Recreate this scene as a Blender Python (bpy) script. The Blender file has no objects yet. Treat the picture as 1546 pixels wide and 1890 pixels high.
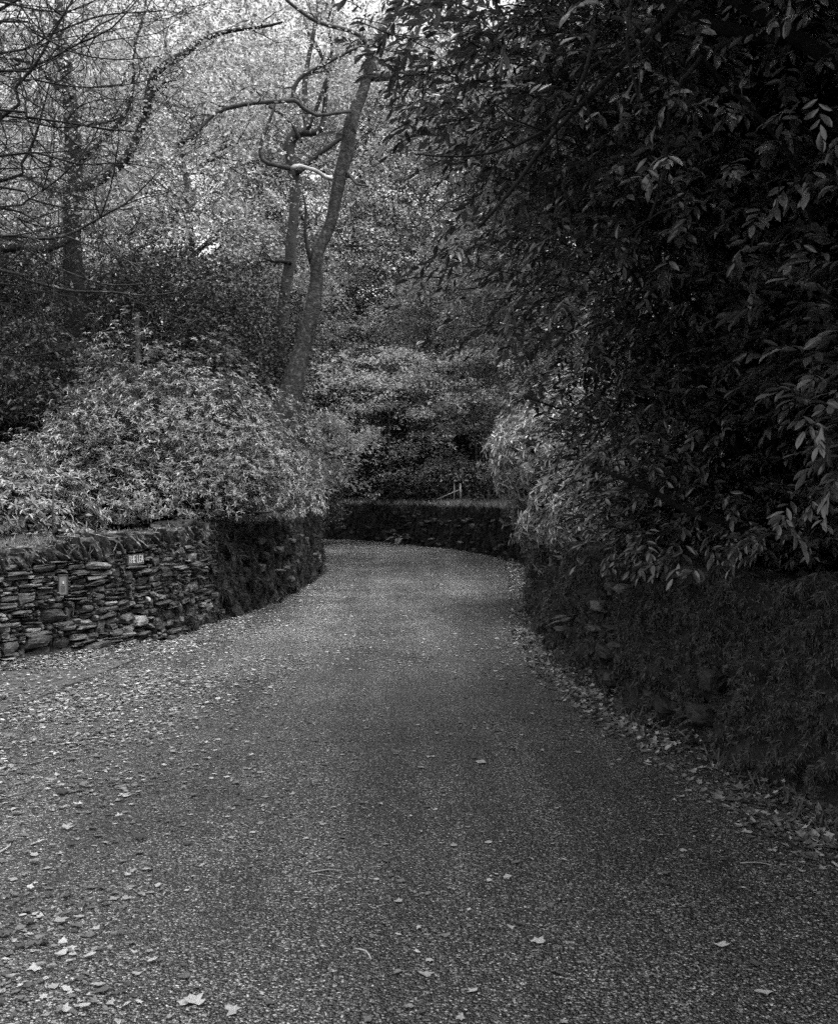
import bpy, math, numpy as np
from mathutils import Vector
R = math.radians
rng = np.random.default_rng(7)
C = bpy.context.scene.collection
sc = bpy.context.scene

# ------------------------------------------------------------------ camera, sky, sun, exposure
F = 1750.0; CX = 773.0; HY = 914.0; EYE = 1.6
cam_d = bpy.data.cameras.new("camera"); cam = bpy.data.objects.new("camera", cam_d); C.objects.link(cam)
cam.location = (0, 0, EYE); cam.rotation_euler = (R(90), 0, 0)
cam_d.sensor_fit = 'VERTICAL'; cam_d.sensor_height = 36; cam_d.lens = F / 1890 * 36
cam_d.shift_y = -31 / 1890; cam_d.clip_end = 2000; cam_d.clip_start = 0.05
sc.camera = cam
SUN_EL, SUN_AZ = 70, 110            # azimuth from +Y, negative = left
w = bpy.data.worlds.new("World"); sc.world = w; w.use_nodes = True
nt = w.node_tree; bg = nt.nodes['Background']
sky = nt.nodes.new('ShaderNodeTexSky'); sky.sky_type = 'NISHITA'; sky.sun_disc = False
sky.sun_elevation = R(SUN_EL); sky.sun_rotation = R(SUN_AZ)
sky.dust_density = 6; sky.air_density = 1.0
bw = nt.nodes.new('ShaderNodeRGBToBW')      # the photograph is black and white
nt.links.new(sky.outputs[0], bw.inputs[0]); nt.links.new(bw.outputs[0], bg.inputs[0])
bg.inputs[1].default_value = 0.15
sd = bpy.data.lights.new("sun", 'SUN'); sd.energy = 0.8; sd.angle = R(40); sd.color = (1, .995, .985)
sun = bpy.data.objects.new("sun", sd); C.objects.link(sun)
az = R(SUN_AZ); el = R(SUN_EL)
sdir = Vector((math.sin(az) * math.cos(el), math.cos(az) * math.cos(el), math.sin(el)))
sun.rotation_euler = sdir.to_track_quat('Z', 'Y').to_euler()
sc.view_settings.view_transform = 'Standard'; sc.view_settings.look = 'None'
sc.view_settings.exposure = 1.85; sc.view_settings.gamma = 1
cy = sc.cycles
cy.max_bounces = 7; cy.diffuse_bounces = 4; cy.glossy_bounces = 2; cy.transmission_bounces = 5
cy.transparent_max_bounces = 4; cy.caustics_reflective = False; cy.caustics_refractive = False
cy.use_denoising = False

# ------------------------------------------------------------------ helpers
def at(px, py, d):
    return np.array([(px - CX) / F * d, d, EYE - (py - HY) / F * d])
def lat(ix, iy, iz, seed):
    h = (ix * 374761393 + iy * 668265263 + iz * 2147483647 + seed * 1274126177) & 0xffffffff
    h = ((h ^ (h >> 13)) * 1274126177) & 0xffffffff
    return ((h ^ (h >> 16)) & 0xffff) / 65535.0
def noise(p, seed=0):
    p = np.asarray(p, float); f = np.floor(p); t = p - f; t = t * t * (3 - 2 * t); i = f.astype(np.int64)
    r = 0
    for a in (0, 1):
        for b in (0, 1):
            for c in (0, 1):
                wgt = (t[..., 0] if a else 1 - t[..., 0]) * (t[..., 1] if b else 1 - t[..., 1]) * (t[..., 2] if c else 1 - t[..., 2])
                r = r + wgt * lat(i[..., 0] + a, i[..., 1] + b, i[..., 2] + c, seed)
    return r * 2 - 1
def unit(v): return v / (np.linalg.norm(v, axis=-1, keepdims=True) + 1e-9)
class MB:
    """collects vertices and faces of one mesh"""
    def __init__(s): s.v = []; s.f = []; s.n = 0
    def add(s, v, *faces):
        v = np.asarray(v, float).reshape(-1, 3); s.v.append(v)
        for f in faces: s.f.append(np.asarray(f, np.int64) + s.n)
        s.n += len(v)
    def build(s, name, mat, parent=None, base=None, smooth=True):
        v = np.concatenate(s.v) if s.v else np.zeros((0, 3))
        if base is None and parent is not None: base = np.array(parent.location)
        if base is not None: v = v - np.asarray(base)
        me = bpy.data.meshes.new(name)
        me.vertices.add(len(v)); me.vertices.foreach_set('co', v.astype(np.float32).ravel())
        idx = np.concatenate([f.ravel() for f in s.f]).astype(np.int32)
        tot = np.concatenate([np.full(len(f), f.shape[1]) for f in s.f]).astype(np.int32)
        st = np.concatenate([[0], np.cumsum(tot)[:-1]]).astype(np.int32)
        me.loops.add(len(idx)); me.loops.foreach_set('vertex_index', idx)
        me.polygons.add(len(tot)); me.polygons.foreach_set('loop_start', st)
        me.polygons.foreach_set('loop_total', tot)
        me.polygons.foreach_set('use_smooth', np.full(len(tot), smooth))
        me.update(calc_edges=True); me.materials.append(mat)
        o = bpy.data.objects.new(name, me); C.objects.link(o)
        if parent is not None: o.parent = parent
        elif base is not None: o.location = base
        return o
def thing(name, label, cat, loc, group=None):
    o = bpy.data.objects.new(name, None); C.objects.link(o); o.location = [float(q) for q in loc]
    o.empty_display_size = .3
    o['label'] = label; o['category'] = cat
    if group: o['group'] = group
    return o
def tag(o, label, cat, group=None):
    o['label'] = label; o['category'] = cat
    if group: o['group'] = group
    return o
def kind(o, k, label=None):
    o['kind'] = k
    if label: o['label'] = label
    return o
def spline(P, step):
    """Catmull-Rom through the rows of P (any number of columns), about `step` apart in the first three"""
    P = np.asarray(P, float); Q = np.vstack([2 * P[0] - P[1], P, 2 * P[-1] - P[-2]]); out = []
    for i in range(1, len(Q) - 2):
        n = max(2, int(np.linalg.norm(Q[i + 1][:3] - Q[i][:3]) / step))
        t = np.linspace(0, 1, n, endpoint=False)[:, None]
        a, b, c, d = Q[i - 1], Q[i], Q[i + 1], Q[i + 2]
        out.append(.5 * (2 * b + (c - a) * t + (2 * a - 5 * b + 4 * c - d) * t ** 2 + (3 * b - a - 3 * c + d) * t ** 3))
    out.append(P[-1:]); return np.vstack(out)
def tube(mb, P, r, k=8, rough=0.0, seed=0):
    P = np.asarray(P, float); n = len(P); r = np.broadcast_to(np.asarray(r, float), (n,))
    T = unit(np.gradient(P, axis=0)); u = np.cross(T[0], [0.3, 1, .2]); u /= np.linalg.norm(u)
    U = []
    for t in T:
        u = u - t * np.dot(u, t); u = u / (np.linalg.norm(u) + 1e-9); U.append(u)
    U = np.array(U); W = np.cross(T, U); a = np.linspace(0, 2 * np.pi, k, endpoint=False)
    D = U[:, None] * np.cos(a)[None, :, None] + W[:, None] * np.sin(a)[None, :, None]
    rr = r[:, None] * np.ones(k)
    if rough: rr = rr * (1 + rough * noise(P[:, None] * 2.2 / max(r.max(), .02) * .12 + D * 1.3, seed))
    V = P[:, None] + D * rr[..., None]
    i = np.arange(n - 1)[:, None] * k; j = np.arange(k)[None]; j2 = (j + 1) % k
    q = np.stack([i + j, i + j2, i + k + j2, i + k + j], -1).reshape(-1, 4)
    V = np.vstack([V.reshape(-1, 3), P[:1], P[-1:]])
    c0, c1 = n * k, n * k + 1; jj = np.arange(k)
    mb.add(V, q, np.stack([np.full(k, c0), (jj + 1) % k, jj], 1),
           np.stack([np.full(k, c1), (n - 1) * k + jj, (n - 1) * k + (jj + 1) % k], 1))
def box(mb, lo, hi):
    x0, y0, z0 = lo; x1, y1, z1 = hi
    v = [(x0,y0,z0),(x1,y0,z0),(x1,y1,z0),(x0,y1,z0),(x0,y0,z1),(x1,y0,z1),(x1,y1,z1),(x0,y1,z1)]
    mb.add(v, [(0,3,2,1),(4,5,6,7),(0,1,5,4),(1,2,6,5),(2,3,7,6),(3,0,4,7)])
def frames(ax, nz):
    ax = unit(ax); s = unit(np.cross(nz, ax)); return ax, s, np.cross(ax, s)
def leaves(mb, c, ax, nz, L, W, kind='quad', droop=0.0, fold=.12):
    """leaf blades: base at c, growing along ax, facing nz"""
    c = np.asarray(c, float); n = len(c)
    L = np.broadcast_to(L, (n,)); W = np.broadcast_to(W, (n,)); ax, s, u = frames(ax, nz)
    if kind == 'quad':
        T = np.array([(0, 0, 0), (.45, .5, fold), (1, 0, 0), (.45, -.5, fold)]); Fq = [(0, 3, 2, 1)]; Ft = None
    elif kind == 'hex':
        T = np.array([(0, 0, 0), (.25, .40, fold), (.62, .46, fold), (1, 0, 0), (.62, -.46, fold), (.25, -.40, fold)])
        Fq = [(0, 3, 2, 1), (0, 5, 4, 3)]; Ft = None
    else:
        T = np.array([(0, 0, 0), (.2, .30, .3 * fold), (.2, 0, 0), (.2, -.30, .3 * fold), (.5, .5, fold), (.5, 0, 0), (.5, -.5, fold),
                      (.8, .36, fold), (.8, 0, 0), (.8, -.36, fold), (1, 0, 0)])
        Fq = [(2, 1, 4, 5), (3, 2, 5, 6), (5, 4, 7, 8), (6, 5, 8, 9)]; Ft = [(0, 1, 2), (0, 2, 3), (8, 7, 10), (9, 8, 10)]
    d = np.broadcast_to(droop, (n,))
    X = T[None, :, 0] * L[:, None]; Y = T[None, :, 1] * W[:, None]
    Z = T[None, :, 2] * W[:, None] - d[:, None] * L[:, None] * T[None, :, 0] ** 2
    V = c[:, None] + X[..., None] * ax[:, None] + Y[..., None] * s[:, None] + Z[..., None] * u[:, None]
    off = (np.arange(n) * len(T))[:, None, None]
    fs = [(np.array(Fq)[None] + off).reshape(-1, 4)]
    if Ft: fs.append((np.array(Ft)[None] + off).reshape(-1, 3))
    mb.add(V.reshape(-1, 3), *fs)
def rdir(n, zf=1.0):
    v = rng.normal(size=(n, 3)); v[:, 2] *= zf; return unit(v)

# ------------------------------------------------------------------ materials (greys: a black and white photograph)
def mat(name): 
    m = bpy.data.materials.new(name); m.use_nodes = True; n = m.node_tree; n.nodes.clear()
    out = n.nodes.new('ShaderNodeOutputMaterial'); return m, n, out
def ramp(n, src, stops):
    r = n.nodes.new('ShaderNodeValToRGB'); e = r.color_ramp.elements
    while len(e) < len(stops): e.new(.5)
    for k, (p, v) in enumerate(stops): e[k].position = p; e[k].color = (v, v, v, 1)
    n.links.new(src, r.inputs[0]); return r.outputs[0]
def tex(n, kind='Noise', scale=5, detail=4, rough=.6, vec=None, **kw):
    t = n.nodes.new('ShaderNodeTex' + kind)
    t.inputs['Scale'].default_value = scale
    if kind == 'Noise': t.inputs['Detail'].default_value = detail; t.inputs['Roughness'].default_value = rough
    if vec is None:
        g = n.nodes.new('ShaderNodeTexCoord'); vec = g.outputs['Object']
    n.links.new(vec, t.inputs['Vector']); return t
def mathn(n, op, a, b):
    m = n.nodes.new('ShaderNodeMath'); m.operation = op
    for k, q in enumerate((a, b)):
        if hasattr(q, 'links') or hasattr(q, 'is_output'): n.links.new(q, m.inputs[k])
        else: m.inputs[k].default_value = q
    return m.outputs[0]
def leaf_mat(name, lo, hi, trans=.4, gloss=.35, rough=.4, bias=1.0):
    m, n, out = mat(name)
    g = n.nodes.new('ShaderNodeNewGeometry')
    col = ramp(n, g.outputs['Random Per Island'], [(0, lo), (.6, (lo + hi) / 2 * bias), (1, hi)])
    b = n.nodes.new('ShaderNodeBsdfPrincipled'); n.links.new(col, b.inputs['Base Color'])
    b.inputs['Roughness'].default_value = rough; b.inputs['Specular IOR Level'].default_value = gloss
    t = n.nodes.new('ShaderNodeBsdfTranslucent'); n.links.new(col, t.inputs['Color'])
    mx = n.nodes.new('ShaderNodeMixShader'); mx.inputs[0].default_value = trans
    n.links.new(b.outputs[0], mx.inputs[1]); n.links.new(t.outputs[0], mx.inputs[2]); n.links.new(mx.outputs[0], out.inputs[0])
    return m
def solid(name, stops, scale=8, detail=6, rough=.8, bump=.3, bscale=30, spec=.3, bdist=.02):
    m, n, out = mat(name); b = n.nodes.new('ShaderNodeBsdfPrincipled')
    col = ramp(n, tex(n, scale=scale, detail=detail).outputs['Fac'], stops)
    n.links.new(col, b.inputs['Base Color']); b.inputs['Roughness'].default_value = rough
    b.inputs['Specular IOR Level'].default_value = spec
    if bump:
        bp = n.nodes.new('ShaderNodeBump'); bp.inputs['Strength'].default_value = bump; bp.inputs['Distance'].default_value = bdist
        n.links.new(tex(n, scale=bscale, detail=8).outputs['Fac'], bp.inputs['Height']); n.links.new(bp.outputs[0], b.inputs['Normal'])
    n.links.new(b.outputs[0], out.inputs[0]); return m

M = {}
M['canopy'] = leaf_mat('autumn_leaf', .09, .62, .34, .25, .5)
M['canopy_dark'] = leaf_mat('green_leaf', .09, .32, .45, .25, .5)
M['evergreen'] = leaf_mat('evergreen_leaf', .02, .07, .2, .3, .45)
M['spray'] = leaf_mat('beech_leaf', .13, .45, .45, .3, .45)
M['rhodo'] = leaf_mat('rhododendron_leaf', .06, .31, .2, .5, .38)
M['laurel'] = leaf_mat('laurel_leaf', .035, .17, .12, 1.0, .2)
M['laurel_lit'] = leaf_mat('lit_laurel_leaf', .12, .42, .2, .5, .38)  # lighter copy of the laurel leaf; light on the bush is put into colour
M['fern'] = leaf_mat('fern_leaf', .08, .2, .35, .2, .5)
M['moss'] = leaf_mat('moss_frond', .05, .20, .3, .1, .8)
M['moss_shaded'] = leaf_mat('shaded_moss_frond', .015, .06, .3, .1, .8)  # darker moss copy; shade on left and far walls is put into colour
M['grass'] = leaf_mat('grass_blade', .12, .3, .35, .2, .5)
M['litter'] = leaf_mat('fallen_leaf', .04, .44, .05, .4, .42, bias=.6)
M['bark'] = solid('grey_bark', [(.32, .012), (.5, .035), (.6, .07), (.72, .2)], 11, 12, .85, 1, 26, .3, .05)
M['bark_dark'] = solid('dark_bark', [(.3, .02), (.7, .07)], 6, 8, .9, .8, 25)
M['bark_black'] = solid('black_bark', [(.3, .008), (.7, .025)], 6, 8, .9, .8, 25)  # the darkest bark tone, for laurel limbs and thin dark branches
M['bark_pale'] = solid('bare_pale_wood', [(.3, .25), (.7, .5)], 6, 8, .8, .4, 25)
M['coping'] = solid('lichened_slate', [(.36, .025), (.52, .07), (.66, .2), (.74, .34)], 17, 10, .75, .8, 40)
M['wood'] = solid('weathered_wood', [(.3, .1), (.7, .3)], 12, 6, .85, .5, 40)
M['mossbed'] = solid('moss_bed', [(.3, .018), (.7, .06)], 9, 8, 1, 1, 60, .1, .03)
M['soil'] = solid('leafy_soil', [(.3, .012), (.6, .03), (.8, .08)], 5, 10, .95, .8, 30, .2, .05)
M['worn'] = solid('worn_old_tarmac', [(.3, .03), (.6, .07), (.8, .12)], 18, 10, .6, .6, 90, .4, .01)
M['wire'] = solid('galvanised_wire', [(.3, .15), (.7, .3)], 20, 2, .5, 0)
# stone: every stone its own tone, lichen and split faces
m, n, out = mat('wall_stone'); b = n.nodes.new('ShaderNodeBsdfPrincipled'); g = n.nodes.new('ShaderNodeNewGeometry')
t1 = tex(n, scale=14, detail=10, rough=.7).outputs['Fac']
c1 = ramp(n, g.outputs['Random Per Island'], [(0, .010), (.5, .03), (.85, .07), (1, .16)])
c2 = ramp(n, t1, [(.3, .35), (.5, .9), (.66, 1.6), (.72, 3.2)])
mm = n.nodes.new('ShaderNodeMix'); mm.data_type = 'RGBA'; mm.blend_type = 'MULTIPLY'; mm.inputs[0].default_value = 1
n.links.new(c1, mm.inputs[6]); n.links.new(c2, mm.inputs[7]); n.links.new(mm.outputs[2], b.inputs['Base Color'])
b.inputs['Roughness'].default_value = .55; b.inputs['Specular IOR Level'].default_value = .5
bp = n.nodes.new('ShaderNodeBump'); bp.inputs['Strength'].default_value = .9; bp.inputs['Distance'].default_value = .02
mp = n.nodes.new('ShaderNodeMapping'); mp.inputs['Scale'].default_value = (1, 1, 3.5)
gc = n.nodes.new('ShaderNodeTexCoord'); n.links.new(gc.outputs['Object'], mp.inputs[0])
n.links.new(tex(n, scale=16, detail=8, rough=.65, vec=mp.outputs[0]).outputs['Fac'], bp.inputs['Height']); n.links.new(bp.outputs[0], b.inputs['Normal'])
n.links.new(b.outputs[0], out.inputs[0]); M['stone'] = m
# tarmac: chippings of different tones in dark binder, damp
m, n, out = mat('damp_tarmac'); b = n.nodes.new('ShaderNodeBsdfPrincipled')
v1 = tex(n, 'Voronoi', 120); v2 = tex(n, 'Voronoi', 230)
hs = n.nodes.new('ShaderNodeSeparateColor'); n.links.new(v1.outputs['Color'], hs.inputs[0])
chip = ramp(n, hs.outputs[0], [(0, .014), (.42, .042), (.72, .12), (1, .34)])
hs2 = n.nodes.new('ShaderNodeSeparateColor'); n.links.new(v2.outputs['Color'], hs2.inputs[0])
fine = ramp(n, hs2.outputs[1], [(0, .55), (1, 1.4)])
big = ramp(n, tex(n, scale=.9, detail=6).outputs['Fac'], [(.3, .6), (.7, 1.35)])
edge = ramp(n, v1.outputs['Distance'], [(.25, 1.0), (.75, .35)])
prev = chip
nz_ = ramp(n, tex(n, scale=75, detail=3, rough=.7).outputs['Fac'], [(.38, .25), (.5, .9), (.64, 2.2)])
mpg = n.nodes.new('ShaderNodeMapping'); mpg.inputs['Scale'].default_value = (1.5, .12, 1); gcc = n.nodes.new('ShaderNodeTexCoord'); n.links.new(gcc.outputs['Object'], mpg.inputs[0])
trk = ramp(n, tex(n, scale=1.2, detail=4, vec=mpg.outputs[0]).outputs['Fac'], [(.35, .65), (.65, 1.35)])
for q in (fine, big, edge, nz_, trk):
    mm = n.nodes.new('ShaderNodeMix'); mm.data_type = 'RGBA'; mm.blend_type = 'MULTIPLY'; mm.inputs[0].default_value = 1
    n.links.new(prev, mm.inputs[6]); n.links.new(q, mm.inputs[7]); prev = mm.outputs[2]
n.links.new(prev, b.inputs['Base Color'])
n.links.new(ramp(n, tex(n, scale=1.6, detail=5).outputs['Fac'], [(.35, .26), (.65, .42)]), b.inputs['Roughness'])
b.inputs['Specular IOR Level'].default_value = .6
bp = n.nodes.new('ShaderNodeBump'); bp.inputs['Strength'].default_value = 1; bp.inputs['Distance'].default_value = .006; bp.invert = True
n.links.new(v1.outputs['Distance'], bp.inputs['Height']); n.links.new(bp.outputs[0], b.inputs['Normal'])
n.links.new(b.outputs[0], out.inputs[0]); M['road'] = m
def plain(name, v, rough=.5, metal=0.0):
    m, n, out = mat(name); b = n.nodes.new('ShaderNodeBsdfPrincipled'); b.inputs['Base Color'].default_value = (v, v, v, 1)
    nn = ramp(n, tex(n, scale=60, detail=6).outputs['Fac'], [(.3, v * .8), (.7, v * 1.15)]); n.links.new(nn, b.inputs['Base Color'])
    b.inputs['Roughness'].default_value = rough; b.inputs['Metallic'].default_value = metal; n.links.new(b.outputs[0], out.inputs[0]); return m
M['slate'] = plain('sign_slate', .07, .6); M['paint'] = plain('white_paint', .6, .6)
M['steel'] = plain('brushed_steel', .22, .45, .3); M['steel_dark'] = plain('dark_frame', .06, .5)

# ------------------------------------------------------------------ plan of the lane: faces of the walls
def interp(Pn, step=.1): return spline(np.array([(a, b, 0) for a, b in Pn]), step)[:, :2]
Lp = interp([(-7.6, -12), (-6.9, -3), (-6.2, 2.5), (-5.4, 5.6), (-4.6, 7.5), (-3.83, 8.67), (-3.4, 9.25), (-3.06, 9.75), (-2.84, 10.25), (-2.67, 10.9), (-2.5, 11.9),
             (-2.3, 13.0), (-2.1, 14.4), (-2.0, 16.5), (-1.98, 18.9), (-2.08, 20.1), (-2.9, 22.6), (-5.0, 25.4), (-9, 28), (-16, 30), (-32, 32)])
Rp = interp([(3.4, -12), (3.1, -3), (2.55, 2), (2.15, 4), (2.01, 4.7), (1.9, 5.35), (1.78, 5.95), (1.64, 6.6), (1.52, 7.45), (1.43, 8.7), (1.45, 10.5),
             (1.66, 13.3), (1.95, 16.5), (2.25, 19.0), (2.33, 21), (2.15, 23.2), (1.5, 26.6), (0.5, 29.4), (-1.0, 32), (-4, 35), (-10, 37.3), (-32, 40)])
poly = np.vstack([Lp, Rp[::-1]])
def inside(x, y, Pq=poly):
    r = np.zeros(x.shape, bool); a = Pq; b = np.roll(Pq, -1, 0)
    for (x0, y0), (x1, y1) in zip(a, b):
        if y0 == y1: continue
        c = ((y0 > y) != (y1 > y)); r ^= c & (x < (x1 - x0) * (y - y0) / (y1 - y0) + x0)
    return r
def dist(x, y, P):
    d = np.full(x.shape, 1e9); P = P[::3] if len(P) > 200 else P
    for p, q in zip(P[:-1], P[1:]):
        vx, vy = q - p; t = np.clip(((x - p[0]) * vx + (y - p[1]) * vy) / (vx * vx + vy * vy + 1e-12), 0, 1)
        d = np.minimum(d, np.hypot(x - p[0] - t * vx, y - p[1] - t * vy))
    return d
def grid_mesh(xs, ys, Z, mask=None):
    X, Y = np.meshgrid(xs, ys, indexing='ij'); v = np.stack([X, Y, Z], -1).reshape(-1, 3)
    i = np.arange(len(xs) - 1)[:, None] * len(ys); j = np.arange(len(ys) - 1)[None]
    q = np.stack([i + j, i + len(ys) + j, i + len(ys) + j + 1, i + j + 1], -1)
    q = q[mask] if mask is not None else q.reshape(-1, 4)
    mb = MB(); mb.add(v, q); return mb
def rise(d):
    return np.clip((d - .12) / .25, 0, 1) * 1.0 + np.minimum(np.maximum(d - 4, 0) * .30, 20)
def ground_z(x, y):
    x = np.atleast_1d(np.asarray(x, float)); y = np.atleast_1d(np.asarray(y, float))
    d = np.minimum(dist(x, y, Lp), dist(x, y, Rp)); ins = inside(x, y)
    z = np.where(ins, -.07, -.07 + rise(d)); 
    return z + np.where(ins, 0, .12 * noise(np.stack([x * .7, y * .7, x * 0], -1), 3) * np.clip(d - .6, 0, 1))
xs = np.concatenate([-np.geomspace(400, 13, 26), np.arange(-12.75, 9, .25), np.geomspace(9, 400, 28)])
ys = np.concatenate([-np.geomspace(400, 8, 20), np.arange(-7.5, 42, .25), np.geomspace(42.2, 600, 30)])
X, Y = np.meshgrid(xs, ys, indexing='ij')
kind(grid_mesh(xs, ys, ground_z(X.ravel(), Y.ravel()).reshape(X.shape)).build('ground', M['soil']), 'structure', 'leafy woodland ground rising behind the lane walls')
# road
xs = np.arange(-30, 5.2, .15); ys = np.arange(-9, 41, .15); X, Y = np.meshgrid(xs, ys, indexing='ij')
cx, cyy = X[:-1, :-1] + .075, Y[:-1, :-1] + .075
msk = inside(cx.ravel(), cyy.ravel()) | (np.minimum(dist(cx.ravel(), cyy.ravel(), Lp), dist(cx.ravel(), cyy.ravel(), Rp)) < .17)
Zr = .015 * noise(np.stack([X * .6, Y * .6, X * 0], -1), 5)
kind(grid_mesh(xs, ys, Zr, msk.reshape(cx.shape)).build('road', M['road']), 'structure', 'damp tarmac lane curving left out of sight')
def road_z(x, y): return .015 * noise(np.stack([x * .6, y * .6, x * 0], -1), 5)
# narrow raised verge between the left wall and the tarmac
ve = interp([(-3.9, -3), (-3.5, 2.5), (-3.25, 5.2), (-3.02, 7.4), (-2.9, 8.2), (-2.76, 9.3), (-2.74, 10.15)], .1)
mb = MB(); n_ = len(ve); s_ = np.linspace(0, 1, n_)
wl = np.array([Lp[np.argmin(np.hypot(*(Lp - p).T))] for p in ve]) + np.array([-.1, .05])
cols = []
for t, z in ((0, -.01), (.0, .006), (.12, .012), (.35, .018), (.7, .03), (1, .05)):
    p = ve * (1 - t) + wl * t; cols.append(np.stack([p[:, 0], p[:, 1], np.full(n_, z) + .006 * noise(np.stack([p[:, 0] * 4, p[:, 1] * 4, p[:, 0] * 0], -1), 9) * (z > 0)], 1))
V = np.array(cols); i = np.arange(len(V) - 1)[:, None] * n_; j = np.arange(n_ - 1)[None]
mb.add(V.reshape(-1, 3), np.stack([i + j, i + j + 1, i + n_ + j + 1, i + n_ + j], -1).reshape(-1, 4))
kind(mb.build('verge', M['worn'], smooth=False), 'structure', 'narrow leaf covered verge at the foot of the left wall')

# ------------------------------------------------------------------ walls
def path_frame(P):
    s = np.concatenate([[0], np.cumsum(np.hypot(*np.diff(P, axis=0).T))]); T = unit(np.gradient(P, axis=0)); return s, T
def wall_body(P, side, Hf, thick, batter, lump, seed, step=.06, recess=0.0, ease=0.0):
    """closed strip: front face, top and back. side=+1: the lane lies to the right of the path"""
    s, T = path_frame(P); N = np.stack([T[:, 1], -T[:, 0]], 1) * side          # towards the lane
    S = np.arange(0, s[-1], step); px = np.interp(S, s, P[:, 0]); py = np.interp(S, s, P[:, 1])
    nx = np.interp(S, s, N[:, 0]); ny = np.interp(S, s, N[:, 1]); H = Hf(S)
    nf = int(1.2 / step); zf = np.concatenate([[-.1], np.linspace(0, 1, nf)]); rows = []
    base = np.stack([px, py], 1); nn = unit(np.stack([nx, ny], 1))
    for k, t in enumerate(zf): rows.append((np.maximum(t, -.08) * H if t > 0 else np.full(len(S), t), -batter * max(t, 0) * H - recess, 1.0))
    for t in (.2, .45, .75, 1): rows.append((H + .02 * math.sin(t * 3), -batter * H - recess - t * (thick - batter * 1.2), .6))
    for t in (.6, -.1): rows.append((H * t if t > 0 else np.full(len(S), -.1), np.full(len(S), -thick - .02), .3))
    V = []
    for z, off, a in rows:
        p3 = np.stack([base[:, 0], base[:, 1], z], 1)
        q = np.stack([base[:, 0] + nn[:, 0] * off, base[:, 1] + nn[:, 1] * off, z], 1)
        if ease: q[:, :2] -= nn * (.13 * np.clip(1 - S / ease, 0, 1))[:, None]
        d = lump * (.55 * noise(q * 3.2, seed) + .55 * noise(q * [8, 8, 9], seed + 1) + .3 * noise(q * 19, seed + 2)) * a
        q[:, 0] += nn[:, 0] * d; q[:, 1] += nn[:, 1] * d; q[:, 2] += np.where(z > .3, d * .5, 0)
        V.append(q)
    V = np.array(V); K, n = V.shape[:2]; mb = MB()
    i = np.arange(K - 1)[:, None] * n; j = np.arange(n - 1)[None]
    q = np.stack([i + j, i + n + j, i + n + j + 1, i + j + 1], -1).reshape(-1, 4)
    if side < 0: q = q[:, ::-1]
    mb.add(V.reshape(-1, 3), q)
    return mb, V[:len(zf) + 3], nn
def moss_fronds(V, nn, dens_near, seed, cam_fall=5.0, L=(.02, .055), maxn=140000, up=0.0):
    """short hanging moss fronds over the face grid V"""
    a = V[1:-1, :-1].reshape(-1, 3); du = (V[1:-1, 1:] - V[1:-1, :-1]).reshape(-1, 3); dv = (V[2:, :-1] - V[1:-1, :-1]).reshape(-1, 3)
    area = np.linalg.norm(np.cross(du, dv), axis=1); D = np.hypot(a[:, 0], a[:, 1])
    wgt = area * np.minimum(1, (cam_fall / np.maximum(D, 1)) ** 1.6); wgt *= (a[:, 1] > 1.5)
    clump = np.clip(.75 + .9 * noise(a * 5, seed + 5), .1, 2); wgt = wgt * clump
    n = min(maxn, int(dens_near * wgt.sum())); k = rng.choice(len(a), n, p=wgt / wgt.sum())
    p = a[k] + du[k] * rng.random((n, 1)) + dv[k] * rng.random((n, 1))
    no = unit(np.cross(du, dv))[k]; q = np.tile(nn[:-1], (V.shape[0] - 2, 1)); q = np.c_[q, np.zeros(len(q))][k]
    no = np.where((no * q).sum(1, keepdims=True) < 0, -no, no)
    sc_ = np.maximum(1, (D[k] / cam_fall) ** .8)
    ax = no * rng.uniform(.25, .9, (n, 1)) + rdir(n) * .45 + np.array([0, 0, -.75 + up]) 
    Ln = rng.uniform(*L, n) * sc_; mb = MB()
    leaves(mb, p - no * .006, ax, no + rdir(n) * .5, Ln, Ln * rng.uniform(.18, .4, n), 'quad', .25, .2); return mb

# stone template
def cube_pts(k=4):
    g = np.linspace(-1, 1, k + 1); pts = {}; fl = []
    def vid(p):
        key = tuple(np.round(p, 4)); return pts.setdefault(key, len(pts))
    for ax_ in range(3):
        for sg in (-1, 1):
            for a_ in range(k):
                for b_ in range(k):
                    c4 = []
                    for (u_, v_) in ((a_, b_), (a_ + 1, b_), (a_ + 1, b_ + 1), (a_, b_ + 1)):
                        p = [0, 0, 0]; p[ax_] = sg; p[(ax_ + 1) % 3] = g[u_]; p[(ax_ + 2) % 3] = g[v_]; c4.append(vid(p))
                    fl.append(c4 if sg > 0 else c4[::-1])
    return np.array(list(pts.keys())), np.array(fl)
ST, SF = cube_pts(4)
def stones(mb, cen, half, ex, ey, ez, round_=.35, rough=.12):
    """irregular stones; cen (n,3), half (n,3), axes ex ey ez (n,3)"""
    n = len(cen); sph = unit(ST); base = ST * (1 - round_) + sph * round_ * 1.15
    P = np.repeat(base[None], n, 0)
    tap = rng.uniform(-.22, .22, (n, 3, 3)); tap[:, [0, 1, 2], [0, 1, 2]] = 0
    P = P + np.einsum('nij,nkj->nki', tap, P) * .6 + rng.uniform(-.18, .18, (n, 1, 3)) * (P[:, :, [1, 2, 0]] * P[:, :, [2, 0, 1]])
    seedp = rng.uniform(0, 100, (n, 1, 3)); P = P + rough * np.stack([noise(P * 1.5 + seedp, q) for q in (1, 2, 3)], -1)
    P = P * half[:, None]
    V = cen[:, None] + P[..., 0:1] * ex[:, None] + P[..., 1:2] * ey[:, None] + P[..., 2:3] * ez[:, None]
    off = (np.arange(n) * len(ST))[:, None, None]; mb.add(V.reshape(-1, 3), (SF[None] + off).reshape(-1, 4))
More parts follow.
